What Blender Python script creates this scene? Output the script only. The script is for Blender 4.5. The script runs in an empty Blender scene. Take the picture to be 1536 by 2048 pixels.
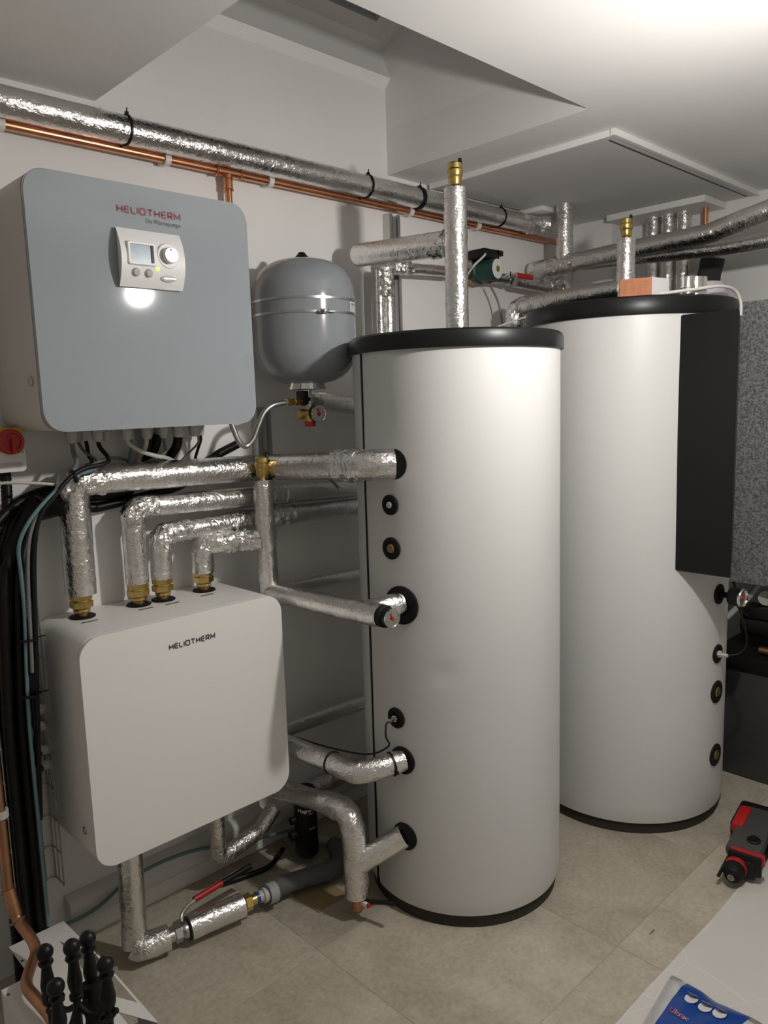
import bpy, bmesh, math, random
from mathutils import Vector, Matrix, noise

scn = bpy.context.scene
COL = scn.collection
random.seed(4)
PI = math.pi
V = Vector

# ------------------------------------------------------------------ camera
cam_d = bpy.data.cameras.new('camera')
cam = bpy.data.objects.new('camera', cam_d)
COL.objects.link(cam)
R_ = V((0.71726701, -0.69617022, -0.02958146))
U_ = V((0.11944307, 0.08101586, 0.98953008))
F_ = V((0.68648481, 0.71329058, -0.14126271))
mw = Matrix((R_, U_, -F_)).transposed().to_4x4()
mw.translation = V((0, 0, 1.55))
cam.matrix_world = mw
cam_d.sensor_fit = 'HORIZONTAL'
cam_d.sensor_width = 36.0
cam_d.lens = 36.09375
cam_d.clip_start = 0.02
scn.camera = cam

# ------------------------------------------------------------------ world (night outside the roof window), exposure
wd = bpy.data.worlds.new('night')
scn.world = wd
wd.use_nodes = True
wd.node_tree.nodes['Background'].inputs[0].default_value = (0.012, 0.017, 0.04, 1)
wd.node_tree.nodes['Background'].inputs[1].default_value = 1.0
scn.view_settings.view_transform = 'Standard'
scn.view_settings.look = 'None'
scn.view_settings.gamma = 1.0
scn.view_settings.use_curve_mapping = False
scn.view_settings.exposure = 0.5
BULB = 760.0             # radiance of the pendant bulb, the room's one lamp
BULB_AT = V((1.62, 0.55, 2.04))


# ------------------------------------------------------------------ materials
def new_mat(name):
    m = bpy.data.materials.new(name)
    m.use_nodes = True
    return m, m.node_tree.nodes, m.node_tree.links, m.node_tree.nodes['Principled BSDF']


def mat(name, col, rough=0.5, metal=0.0, bump=0.0, bscale=40.0, vary=0.0, vscale=6.0, coat=0.0, emit=None, spec=None):
    m, N, L, b = new_mat(name)
    b.inputs['Base Color'].default_value = (*col, 1)
    b.inputs['Roughness'].default_value = rough
    b.inputs['Metallic'].default_value = metal
    if spec is not None:
        b.inputs['Specular IOR Level'].default_value = spec
    if coat:
        b.inputs['Coat Weight'].default_value = coat
        b.inputs['Coat Roughness'].default_value = 0.04
    if emit:
        b.inputs['Emission Color'].default_value = (*emit[:3], 1)
        b.inputs['Emission Strength'].default_value = emit[3]
    tc = N.new('ShaderNodeTexCoord')
    if vary:
        n = N.new('ShaderNodeTexNoise')
        n.inputs['Scale'].default_value = vscale
        n.inputs['Detail'].default_value = 6
        L.new(tc.outputs['Object'], n.inputs['Vector'])
        r = N.new('ShaderNodeValToRGB')
        r.color_ramp.elements[0].position = 0.3
        r.color_ramp.elements[1].position = 0.7
        r.color_ramp.elements[0].color = (*[c * (1 - vary) for c in col], 1)
        r.color_ramp.elements[1].color = (*[min(1, c * (1 + vary)) for c in col], 1)
        L.new(n.outputs['Fac'], r.inputs['Fac'])
        L.new(r.outputs['Color'], b.inputs['Base Color'])
    if bump:
        n = N.new('ShaderNodeTexNoise')
        n.inputs['Scale'].default_value = bscale
        n.inputs['Detail'].default_value = 4
        L.new(tc.outputs['Object'], n.inputs['Vector'])
        bp = N.new('ShaderNodeBump')
        bp.inputs['Strength'].default_value = bump
        bp.inputs['Distance'].default_value = 0.004
        L.new(n.outputs['Fac'], bp.inputs['Height'])
        L.new(bp.outputs['Normal'], b.inputs['Normal'])
    return m


def foil_mat(name, strength, rough, base=(0.80, 0.79, 0.775)):
    """aluminium laminated foil: metal with creases and a fine grain"""
    m, N, L, b = new_mat(name)
    b.inputs['Base Color'].default_value = (*base, 1)
    b.inputs['Metallic'].default_value = 1.0
    b.inputs['Roughness'].default_value = rough
    tc = N.new('ShaderNodeTexCoord')
    prev = None
    for scale, detail, dist, w in ((20, 5, 1.6, 1.0), (64, 3, 2.2, 0.5), (190, 3, 0.0, 0.22)):
        n = N.new('ShaderNodeTexNoise')
        n.inputs['Scale'].default_value = scale
        n.inputs['Detail'].default_value = detail
        n.inputs['Distortion'].default_value = dist
        L.new(tc.outputs['Object'], n.inputs['Vector'])
        a = N.new('ShaderNodeMath')
        a.operation = 'MULTIPLY_ADD'
        a.inputs[1].default_value = w
        a.inputs[2].default_value = 0.0
        L.new(n.outputs['Fac'], a.inputs[0])
        if prev:
            L.new(prev.outputs[0], a.inputs[2])
        prev = a
    bp = N.new('ShaderNodeBump')
    bp.inputs['Strength'].default_value = strength
    bp.inputs['Distance'].default_value = 0.006
    L.new(prev.outputs[0], bp.inputs['Height'])
    L.new(bp.outputs['Normal'], b.inputs['Normal'])
    return m


M = {}
M['wall'] = mat('wall_plaster', (0.84, 0.825, 0.805), 0.75, bump=0.06, bscale=160, vary=0.025, vscale=3)
M['ceil'] = mat('ceiling_plaster', (0.80, 0.79, 0.775), 0.7, bump=0.08, bscale=120, vary=0.02, vscale=3)
M['board'] = mat('shaded_board', (0.70, 0.685, 0.67), 0.6, bump=0.03)  # ceiling grey-white, its ambient shade put into the darker colour
M['trimwhite'] = mat('white_trim_paint', (0.82, 0.81, 0.79), 0.5)
M['foil'] = foil_mat('foil_smooth', 0.58, 0.16)
M['crinkle'] = foil_mat('foil_crinkled', 0.9, 0.14)
M['tape'] = foil_mat('foil_tape', 0.7, 0.17, (0.84, 0.83, 0.82))
M['copper'] = mat('copper', (0.78, 0.36, 0.20), 0.27, 1.0, bump=0.05, bscale=30, vary=0.15, vscale=14)
M['oldcopper'] = mat('dull_copper', (0.46, 0.24, 0.14), 0.4, 1.0, bump=0.05, vary=0.2, vscale=14)
M['brass'] = mat('brass', (0.60, 0.44, 0.15), 0.3, 1.0, bump=0.05, vary=0.1)
M['steel'] = mat('galvanised_steel', (0.55, 0.55, 0.54), 0.3, 1.0, bump=0.04)
M['chrome'] = mat('chrome', (0.8, 0.8, 0.79), 0.12, 1.0)
M['wire'] = mat('zinc_wire', (0.42, 0.42, 0.40), 0.4, 1.0)
M['jacket'] = mat('tank_jacket_vinyl', (0.61, 0.605, 0.59), 0.42, bump=0.05, bscale=25)
M['black'] = mat('black_plastic', (0.008, 0.008, 0.008), 0.42, spec=0.28)
M['lid'] = mat('black_lid_plastic', (0.0085, 0.0085, 0.0088), 0.36, bump=0.03, bscale=60, spec=0.28)
M['rubber'] = mat('black_rubber', (0.010, 0.0095, 0.009), 0.6, spec=0.2)
M['foam'] = mat('dark_foam', (0.045, 0.043, 0.04), 0.9, bump=0.3, bscale=90)
M['corr'] = mat('black_corrugated_conduit', (0.005, 0.005, 0.0055), 0.42, spec=0.25)
M['iron'] = mat('black_iron', (0.005, 0.005, 0.0055), 0.4, bump=0.08, bscale=60, spec=0.3)
M['glass'] = mat('grey_glass_front', (0.34, 0.375, 0.40), 0.06, spec=0.4)
M['boxbody'] = mat('cabinet_lacquer', (0.60, 0.575, 0.545), 0.5)
M['whitebox'] = mat('white_cabinet_lacquer', (0.80, 0.785, 0.76), 0.42, bump=0.02, bscale=200)
M['red'] = mat('red_plastic', (0.42, 0.012, 0.015), 0.35)
M['logored'] = mat('dark_red_print', (0.21, 0.012, 0.04), 0.45)
M['ink'] = mat('dark_grey_print', (0.06, 0.06, 0.065), 0.5)
M['whiteink'] = mat('white_print', (0.75, 0.75, 0.75), 0.5)
M['yellow'] = mat('yellow_plastic', (0.72, 0.47, 0.03), 0.45)
M['whiteplastic'] = mat('white_plastic', (0.76, 0.74, 0.71), 0.4)
M['greyplastic'] = mat('pale_grey_plastic', (0.50, 0.49, 0.47), 0.45)
M['display'] = mat('lcd_display', (0.16, 0.25, 0.31), 0.25, vary=0.12, vscale=90)
M['led'] = mat('green_led', (0.3, 0.8, 0.05), 0.4, emit=(0.45, 1.0, 0.02, 1.6))
M['silver'] = mat('silver_knob', (0.60, 0.59, 0.55), 0.45, 0.9)
M['vessel'] = mat('grey_vessel_enamel', (0.25, 0.268, 0.285), 0.14, spec=0.5)
M['tealcable'] = mat('teal_cable', (0.12, 0.22, 0.235), 0.45)
M['greycable'] = mat('grey_cable', (0.19, 0.19, 0.185), 0.45)
M['whitecable'] = mat('white_cable', (0.62, 0.60, 0.56), 0.45)
M['pumpgreen'] = mat('dark_green_enamel', (0.012, 0.055, 0.042), 0.35)
M['dial'] = mat('white_dial', (0.78, 0.76, 0.74), 0.4)
M['orange'] = mat('orange_carton', (0.50, 0.165, 0.075), 0.6, vary=0.12, vscale=40)
M['carton'] = mat('white_carton', (0.66, 0.66, 0.67), 0.55)
M['tin'] = mat('bright_tin', (0.82, 0.81, 0.79), 0.2, 1.0)
M['galva'] = None
M['darkgrey'] = mat('dark_grey_sheet', (0.047, 0.049, 0.05), 0.45, bump=0.03)
M['hose'] = mat('grey_hose', (0.105, 0.108, 0.108), 0.65, bump=0.05)
M['cardboard'] = mat('brown_cardboard', (0.27, 0.20, 0.10), 0.8, vary=0.1)
M['toolgrey'] = mat('dark_grey_tool_shell', (0.055, 0.053, 0.052), 0.5, bump=0.15, bscale=250)
M['bagblue'] = mat('blue_bag_print', (0.008, 0.055, 0.27), 0.28, bump=0.1, bscale=25)
M['bagsilver'] = mat('silver_bag_film', (0.68, 0.675, 0.69), 0.28, 0.4, bump=0.25, bscale=28)
M['trunk'] = mat('white_trunking', (0.70, 0.69, 0.66), 0.5)
M['windowframe'] = mat('grey_window_lacquer', (0.66, 0.65, 0.63), 0.45)
M['beadblue'] = mat('blue_grey_bead', (0.42, 0.45, 0.53), 0.45)
M['panelwhite'] = mat('satin_white_panel', (0.88, 0.87, 0.86), 0.45)
M['oldbrass'] = mat('dull_brass', (0.24, 0.18, 0.075), 0.45, 0.8)
M['shadedbase'] = mat('dark_brown_shaded_base', (0.03, 0.026, 0.019), 0.8)  # dark brown tank foot, with the shade under the jacket in its colour
M['white_sheet'] = mat('white_sheet_metal', (0.72, 0.71, 0.68), 0.4)
M['pvc'] = mat('pale_pvc', (0.36, 0.36, 0.35), 0.5)


def m_galva():
    m, N, L, b = new_mat('speckled_grey_sheet')
    tc = N.new('ShaderNodeTexCoord')
    n = N.new('ShaderNodeTexNoise')
    n.inputs['Scale'].default_value = 130
    n.inputs['Detail'].default_value = 3
    n2 = N.new('ShaderNodeTexNoise')
    n2.inputs['Scale'].default_value = 14
    for k in (n, n2):
        L.new(tc.outputs['Object'], k.inputs['Vector'])
    r = N.new('ShaderNodeValToRGB')
    r.color_ramp.elements[0].position = 0.36
    r.color_ramp.elements[1].position = 0.66
    r.color_ramp.elements[0].color = (0.15, 0.15, 0.15, 1)
    r.color_ramp.elements[1].color = (0.42, 0.42, 0.415, 1)
    L.new(n.outputs['Fac'], r.inputs['Fac'])
    L.new(r.outputs['Color'], b.inputs['Base Color'])
    b.inputs['Roughness'].default_value = 0.5
    b.inputs['Metallic'].default_value = 0.35
    bp = N.new('ShaderNodeBump')
    bp.inputs['Strength'].default_value = 0.25
    bp.inputs['Distance'].default_value = 0.002
    L.new(n.outputs['Fac'], bp.inputs['Height'])
    L.new(bp.outputs['Normal'], b.inputs['Normal'])
    return m


M['galva'] = m_galva()


def m_tile():
    m, N, L, b = new_mat('beige_stone_tile')
    tc = N.new('ShaderNodeTexCoord')
    oi = N.new('ShaderNodeObjectInfo')
    vm = N.new('ShaderNodeVectorMath')
    vm.operation = 'MULTIPLY_ADD'
    vm.inputs[1].default_value = (1, 1, 1)
    sc = N.new('ShaderNodeVectorMath')
    sc.operation = 'SCALE'
    sc.inputs[0].default_value = (9, 5, 3)
    L.new(oi.outputs['Random'], sc.inputs['Scale'])
    L.new(tc.outputs['Object'], vm.inputs[0])
    L.new(sc.outputs[0], vm.inputs[2])
    n = N.new('ShaderNodeTexNoise')
    n.inputs['Scale'].default_value = 4.5
    n.inputs['Detail'].default_value = 9
    n.inputs['Roughness'].default_value = 0.62
    n.inputs['Distortion'].default_value = 0.7
    L.new(vm.outputs[0], n.inputs['Vector'])
    r = N.new('ShaderNodeValToRGB')
    e = r.color_ramp.elements
    e[0].position, e[1].position = 0.33, 0.7
    e[0].color, e[1].color = (0.36, 0.318, 0.248, 1), (0.50, 0.452, 0.368, 1)
    L.new(n.outputs['Fac'], r.inputs['Fac'])
    n2 = N.new('ShaderNodeTexNoise')
    n2.inputs['Scale'].default_value = 70
    n2.inputs['Detail'].default_value = 4
    L.new(vm.outputs[0], n2.inputs['Vector'])
    mx = N.new('ShaderNodeMixRGB')
    mx.blend_type = 'OVERLAY'
    mx.inputs['Fac'].default_value = 0.3
    L.new(r.outputs['Color'], mx.inputs[1])
    L.new(n2.outputs['Fac'], mx.inputs[2])
    n3 = N.new('ShaderNodeTexNoise')
    n3.inputs['Scale'].default_value = 2.6
    n3.inputs['Detail'].default_value = 11
    n3.inputs['Roughness'].default_value = 0.68
    L.new(vm.outputs[0], n3.inputs['Vector'])
    m3 = N.new('ShaderNodeMapRange')
    m3.inputs['From Min'].default_value = 0.56
    m3.inputs['From Max'].default_value = 0.72
    m3.inputs['To Max'].default_value = 0.55
    L.new(n3.outputs['Fac'], m3.inputs['Value'])
    mx3 = N.new('ShaderNodeMixRGB')
    mx3.inputs[2].default_value = (0.60, 0.56, 0.47, 1)
    L.new(m3.outputs[0], mx3.inputs['Fac'])
    L.new(mx.outputs[0], mx3.inputs[1])
    hs = N.new('ShaderNodeHueSaturation')
    mr = N.new('ShaderNodeMapRange')
    mr.inputs['To Min'].default_value = 0.86
    mr.inputs['To Max'].default_value = 1.1
    L.new(oi.outputs['Random'], mr.inputs['Value'])
    L.new(mr.outputs[0], hs.inputs['Value'])
    L.new(mx3.outputs[0], hs.inputs['Color'])
    L.new(hs.outputs[0], b.inputs['Base Color'])
    b.inputs['Roughness'].default_value = 0.48
    bp = N.new('ShaderNodeBump')
    bp.inputs['Strength'].default_value = 0.12
    bp.inputs['Distance'].default_value = 0.002
    L.new(n2.outputs['Fac'], bp.inputs['Height'])
    L.new(bp.outputs['Normal'], b.inputs['Normal'])
    return m


M['tile'] = m_tile()
M['grout'] = mat('grout', (0.33, 0.30, 0.255), 0.8, vary=0.1)


def m_film():
    m, N, L, b = new_mat('clear_plastic_film')
    b.inputs['Base Color'].default_value = (0.90, 0.88, 0.84, 1)
    b.inputs['Roughness'].default_value = 0.3
    tr = N.new('ShaderNodeBsdfTransparent')
    mx = N.new('ShaderNodeMixShader')
    mx.inputs['Fac'].default_value = 0.5
    out = N['Material Output']
    L.new(tr.outputs[0], mx.inputs[1])
    L.new(b.outputs[0], mx.inputs[2])
    L.new(mx.outputs[0], out.inputs['Surface'])
    tc = N.new('ShaderNodeTexCoord')
    n = N.new('ShaderNodeTexVoronoi')
    n.feature = 'DISTANCE_TO_EDGE'
    n.inputs['Scale'].default_value = 2.6
    n1 = N.new('ShaderNodeTexNoise')
    n1.inputs['Scale'].default_value = 3
    vm = N.new('ShaderNodeVectorMath')
    vm.operation = 'MULTIPLY_ADD'
    vm.inputs[1].default_value = (0.12, 0.12, 0.12)
    L.new(tc.outputs['Object'], n1.inputs['Vector'])
    L.new(n1.outputs['Color'], vm.inputs[0])
    L.new(tc.outputs['Object'], vm.inputs[2])
    L.new(vm.outputs[0], n.inputs['Vector'])
    mr = N.new('ShaderNodeMapRange')
    mr.inputs['From Max'].default_value = 0.007
    mr.inputs['To Min'].default_value = 1
    mr.inputs['To Max'].default_value = 0
    L.new(n.outputs['Distance'], mr.inputs['Value'])
    bp = N.new('ShaderNodeBump')
    fa = N.new('ShaderNodeMath')
    fa.operation = 'MULTIPLY_ADD'
    fa.inputs[1].default_value = 0.1
    fa.inputs[2].default_value = 0.6
    L.new(mr.outputs[0], fa.inputs[0])
    L.new(fa.outputs[0], mx.inputs['Fac'])
    bp.inputs['Strength'].default_value = 0.2
    bp.inputs['Distance'].default_value = 0.003
    L.new(mr.outputs[0], bp.inputs['Height'])
    L.new(bp.outputs['Normal'], b.inputs['Normal'])
    return m


M['film'] = m_film()


def m_clear(name, tint=(0.9, 0.9, 0.92), fac=0.35):
    m, N, L, b = new_mat(name)
    b.inputs['Base Color'].default_value = (*tint, 1)
    b.inputs['Roughness'].default_value = 0.1
    tr = N.new('ShaderNodeBsdfTransparent')
    mx = N.new('ShaderNodeMixShader')
    mx.inputs['Fac'].default_value = fac
    L.new(tr.outputs[0], mx.inputs[1])
    L.new(b.outputs[0], mx.inputs[2])
    L.new(mx.outputs[0], N['Material Output'].inputs['Surface'])
    return m


M['clearplastic'] = m_clear('clear_rigid_plastic', (0.66, 0.65, 0.68), 0.5)
M['pane'] = mat('dark_window_pane', (0.02, 0.022, 0.035), 0.05)
mb, Nb, Lb, bb = new_mat('bulb_glass_lit')
bb.inputs['Emission Color'].default_value = (1.0, 0.965, 0.925, 1)
bb.inputs['Emission Strength'].default_value = BULB
M['bulb'] = mb


# ------------------------------------------------------------------ object helpers
ROOT_AT = {}


def tag(o, label, cat, group=None):
    o['label'] = label
    o['category'] = cat
    if group:
        o['group'] = group
    return o


def thing(name, label, cat, loc=(0, 0, 0), group=None):
    o = bpy.data.objects.new(name, None)
    COL.objects.link(o)
    o.location = loc
    o.empty_display_size = 0.05
    ROOT_AT[o.name] = V(loc)
    return tag(o, label, cat, group)


def finish(bm, angle=0.45):
    bmesh.ops.recalc_face_normals(bm, faces=bm.faces[:])
    for f in bm.faces:
        f.smooth = True
    for e in bm.edges:
        if len(e.link_faces) == 2:
            e.smooth = e.calc_face_angle(0.0) < angle
        else:
            e.smooth = False


def obj(name, bm, m, parent=None, label=None, angle=0.45):
    """one mesh object; bm is in world coordinates"""
    finish(bm, angle)
    if parent is not None:
        off = ROOT_AT[parent.name]
        bmesh.ops.translate(bm, verts=bm.verts[:], vec=-off)
    me = bpy.data.meshes.new(name)
    bm.to_mesh(me)
    bm.free()
    mats = m if isinstance(m, list) else [m]
    for k in mats:
        me.materials.append(M[k])
    o = bpy.data.objects.new(name, me)
    COL.objects.link(o)
    if parent is not None:
        o.parent = parent
        ROOT_AT[o.name] = ROOT_AT[parent.name]
    if label:
        o['label'] = label
    return o


def solo(name, bm, m, label, cat, group=None, loc=None, angle=0.45):
    """a thing that is one mesh, its origin moved to its base"""
    vs = bm.verts
    if loc is None:
        n = len(vs)
        loc = V((sum(v.co.x for v in vs) / n, sum(v.co.y for v in vs) / n, min(v.co.z for v in vs)))
    loc = V(loc)
    bmesh.ops.translate(bm, verts=bm.verts[:], vec=-loc)
    o = obj(name, bm, m, None, angle=angle)
    o.location = loc
    ROOT_AT[o.name] = loc
    return tag(o, label, cat, group)


def struct(name, bm, m, parent=None):
    o = obj(name, bm, m, parent)
    if parent is None:
        o['kind'] = 'structure'
        ROOT_AT[o.name] = V((0, 0, 0))
    return o


def B():
    return bmesh.new()


# ------------------------------------------------------------------ shape helpers
def box(bm, a, b, bev=0.0, seg=2, mi=0):
    a, b = V(a), V(b)
    c = (a + b) / 2
    s = b - a
    r = bmesh.ops.create_cube(bm, size=1.0)
    vs = r['verts']
    for v in vs:
        v.co = V((v.co.x * s.x, v.co.y * s.y, v.co.z * s.z)) + c
    es = list({e for v in vs for e in v.link_edges})
    fs = list({f for v in vs for f in v.link_faces})
    for f in fs:
        f.material_index = mi
    if bev > 0:
        bmesh.ops.bevel(bm, geom=es, offset=bev, segments=seg, profile=0.5, affect='EDGES')
    return bm


def basis(axis):
    a = V(axis).normalized()
    t = V((0, 0, 1)) if abs(a.z) < 0.9 else V((1, 0, 0))
    x = t.cross(a).normalized()
    return x, a.cross(x), a


def lathe(bm, prof, at, axis=(0, 0, 1), seg=32, mi=0, ecc=1.0, start=0.0):
    """profile of (radius, height along axis)"""
    x, y, a = basis(axis)
    at = V(at)
    rings = []
    for r, h in prof:
        if r <= 1e-6:
            rings.append([bm.verts.new(at + a * h)])
        else:
            rings.append([bm.verts.new(at + a * h + (x * math.cos(t) + y * (math.sin(t) * ecc)) * r)
                          for t in (start + 2 * PI * k / seg for k in range(seg))])
    for p, q in zip(rings, rings[1:]):
        for k in range(seg):
            k2 = (k + 1) % seg
            if len(p) == 1 and len(q) == 1:
                continue
            if len(p) == 1:
                f = bm.faces.new((p[0], q[k], q[k2]))
            elif len(q) == 1:
                f = bm.faces.new((p[k], p[k2], q[0]))
            else:
                f = bm.faces.new((p[k], p[k2], q[k2], q[k]))
            f.material_index = mi
    for ring in (rings[0], rings[-1]):
        if len(ring) > 1:
            try:
                bm.faces.new(ring).material_index = mi
            except ValueError:
                pass
    return bm


def cyl(bm, a, b, r, seg=24, mi=0, bev=0.0):
    a, b = V(a), V(b)
    h = (b - a).length
    if bev:
        prof = [(0, 0), (r - bev, 0), (r, bev), (r, h - bev), (r - bev, h), (0, h)]
    else:
        prof = [(0, 0), (r, 0), (r, h), (0, h)]
    return lathe(bm, prof, a, b - a, seg, mi)


def fillet(pts, fr, n=6):
    pts = [V(p) for p in pts]
    out = [pts[0]]
    for i in range(1, len(pts) - 1):
        p, a, b = pts[i], pts[i - 1], pts[i + 1]
        u, w = (a - p), (b - p)
        d = min(fr, u.length * 0.49, w.length * 0.49)
        p0, p1 = p + u.normalized() * d, p + w.normalized() * d
        for k in range(n + 1):
            t = k / n
            out.append(p0 * (1 - t) ** 2 + p * (2 * t * (1 - t)) + p1 * t ** 2)
    out.append(pts[-1])
    return out


def spline(pts, n=10):
    """Catmull-Rom through the points"""
    P = [V(p) for p in pts]
    P = [P[0] * 2 - P[1]] + P + [P[-1] * 2 - P[-2]]
    out = []
    for i in range(1, len(P) - 2):
        a, b, c, d = P[i - 1], P[i], P[i + 1], P[i + 2]
        for k in range(n):
            t = k / n
            out.append(0.5 * ((2 * b) + (c - a) * t + (2 * a - 5 * b + 4 * c - d) * t * t + (3 * b - a - 3 * c + d) * t ** 3))
    out.append(P[-2])
    return out


def resample(poly, step):
    out = [poly[0]]
    for a, b in zip(poly, poly[1:]):
        n = max(1, int((b - a).length / step))
        for k in range(1, n + 1):
            out.append(a.lerp(b, k / n))
    return out


def sweep(bm, poly, r, seg=12, amp=0.0, freq=30.0, crumples=(), caps=True, step=None, rfun=None, mi=0, roundcap=False):
    poly = [V(p) for p in poly]
    if step:
        poly = resample(poly, step)
    q = [poly[0]]
    for p in poly[1:]:
        if (p - q[-1]).length > 1e-5:
            q.append(p)
    poly = q
    n = len(poly)
    tang = []
    for i in range(n):
        t = (poly[min(i + 1, n - 1)] - poly[max(i - 1, 0)])
        tang.append(t.normalized())
    x, y, _ = basis(tang[0])
    rings = []
    for i in range(n):
        t = tang[i]
        x = (x - t * x.dot(t))
        x = x.normalized() if x.length > 1e-6 else basis(t)[0]
        y = t.cross(x)
        rr = rfun(i / (n - 1), i) if rfun else r
        if roundcap:
            for e_d in ((poly[i] - poly[0]).length, (poly[i] - poly[-1]).length):
                if e_d < r * 0.45:
                    rr *= 0.72 + 0.28 * math.sqrt(max(0, 1 - (1 - e_d / (r * 0.45)) ** 2))
        a_ = amp
        for c, cr, ca in crumples:
            d = (poly[i] - V(c)).length
            if d < cr:
                a_ = max(a_, ca * (1 - d / cr) ** 0.5)
        ring = []
        for k in range(seg):
            th = 2 * PI * k / seg
            d = x * math.cos(th) + y * math.sin(th)
            p = poly[i] + d * rr
            if a_ > 0:
                p += d * (a_ * (noise.noise(p * freq) + 0.6 * noise.noise(p * freq * 2.7)))
            ring.append(bm.verts.new(p))
        rings.append(ring)
    for p, q in zip(rings, rings[1:]):
        for k in range(seg):
            k2 = (k + 1) % seg
            bm.faces.new((p[k], p[k2], q[k2], q[k])).material_index = mi
    if caps:
        bm.faces.new(rings[0]).material_index = mi
        bm.faces.new(rings[-1]).material_index = mi
    return bm


def rrect(w, h, r, n=8):
    """outline of a rounded rectangle centred on the origin, anticlockwise"""
    out = []
    for cx, cy, a0 in ((w / 2 - r, h / 2 - r, 0), (-w / 2 + r, h / 2 - r, PI / 2), (-w / 2 + r, -h / 2 + r, PI), (w / 2 - r, -h / 2 + r, 1.5 * PI)):
        for k in range(n + 1):
            t = a0 + PI / 2 * k / n
            out.append((cx + r * math.cos(t), cy + r * math.sin(t)))
    return out


def prism(bm, outline, o, ux, uy, depth, bev=0.0, mi=0, seg=1):
    """outline in (u, v) placed at o with axes ux, uy, extruded by the vector depth"""
    o, ux, uy, depth = V(o), V(ux), V(uy), V(depth)
    a = [bm.verts.new(o + ux * u + uy * v) for u, v in outline]
    b = [bm.verts.new(p.co + depth) for p in a]
    n = len(a)
    fs = [bm.faces.new(a), bm.faces.new(b)]
    for k in range(n):
        fs.append(bm.faces.new((a[k], a[(k + 1) % n], b[(k + 1) % n], b[k])))
    for f in fs:
        f.material_index = mi
    if bev:
        es = list(fs[0].edges) + list(fs[1].edges)
        bmesh.ops.bevel(bm, geom=es, offset=bev, segments=seg, profile=0.5, affect='EDGES')
    return bm


def ring(bm, c, axis, r, t, seg=28, tube=6):
    """torus"""
    x, y, a = basis(axis)
    c = V(c)
    pts = [c + (x * math.cos(2 * PI * k / seg) + y * math.sin(2 * PI * k / seg)) * r for k in range(seg)]
    rings = []
    for k, p in enumerate(pts):
        d = (p - c).normalized()
        rings.append([bm.verts.new(p + (d * math.cos(2 * PI * j / tube) + a * math.sin(2 * PI * j / tube)) * t) for j in range(tube)])
    for k in range(seg):
        p, q = rings[k], rings[(k + 1) % seg]
        for j in range(tube):
            bm.faces.new((p[j], p[(j + 1) % tube], q[(j + 1) % tube], q[j]))
    return bm


def hexnut(bm, a, b, r, mi=0):
    return lathe(bm, [(0, 0), (r * 0.93, 0), (r, 0.08 * (V(b) - V(a)).length), (r, 0.92 * (V(b) - V(a)).length),
                      (r * 0.93, (V(b) - V(a)).length), (0, (V(b) - V(a)).length)], a, V(b) - V(a), 6, mi)


def text_mesh(s, size, o, ux, uy, depth=0.0008, align='LEFT', squeeze=1.0):
    """flat lettering as a bmesh; baseline starts at o"""
    cu = bpy.data.curves.new('lettering', 'FONT')
    cu.body = s
    cu.size = size
    cu.align_x = align
    cu.resolution_u = 3
    ob = bpy.data.objects.new('lettering', cu)
    COL.objects.link(ob)
    dg = bpy.context.evaluated_depsgraph_get()
    me = bpy.data.meshes.new_from_object(ob.evaluated_get(dg))
    bm = B()
    bm.from_mesh(me)
    bpy.data.objects.remove(ob)
    bpy.data.meshes.remove(me)
    ux, uy, o = V(ux).normalized(), V(uy).normalized(), V(o)
    nrm = ux.cross(uy)
    for v in bm.verts:
        v.co = o + ux * (v.co.x * squeeze) + uy * v.co.y + nrm * depth
    return bm


def ribbon(bm, pts, t, put, closed=False):
    """a flat stroke of width t along 2-D pts, mitred; put maps (u, v) to space"""
    n = len(pts)
    L_, R2 = [], []
    for i in range(n):
        p = V((*pts[i], 0))
        a = V((*pts[(i - 1) % n], 0)) if (closed or i > 0) else None
        b = V((*pts[(i + 1) % n], 0)) if (closed or i < n - 1) else None
        if a is None:
            d = (b - p).normalized()
            m_, sc = V((-d.y, d.x, 0)), 1
        elif b is None:
            d = (p - a).normalized()
            m_, sc = V((-d.y, d.x, 0)), 1
        else:
            d1, d2 = (p - a).normalized(), (b - p).normalized()
            n1, n2 = V((-d1.y, d1.x, 0)), V((-d2.y, d2.x, 0))
            m_ = (n1 + n2)
            m_ = m_.normalized() if m_.length > 1e-6 else n1
            sc = 1 / max(0.45, m_.dot(n1))
        L_.append(bm.verts.new(put(*(p + m_ * (t / 2 * sc)).xy)))
        R2.append(bm.verts.new(put(*(p - m_ * (t / 2 * sc)).xy)))
    for i in range(n if closed else n - 1):
        j = (i + 1) % n
        bm.faces.new((L_[i], L_[j], R2[j], R2[i]))


def arc(cx, cy, r, a0, a1, n=6):
    return [(cx + r * math.cos(math.radians(a0 + (a1 - a0) * k / n)), cy + r * math.sin(math.radians(a0 + (a1 - a0) * k / n))) for k in range(n + 1)]


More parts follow.
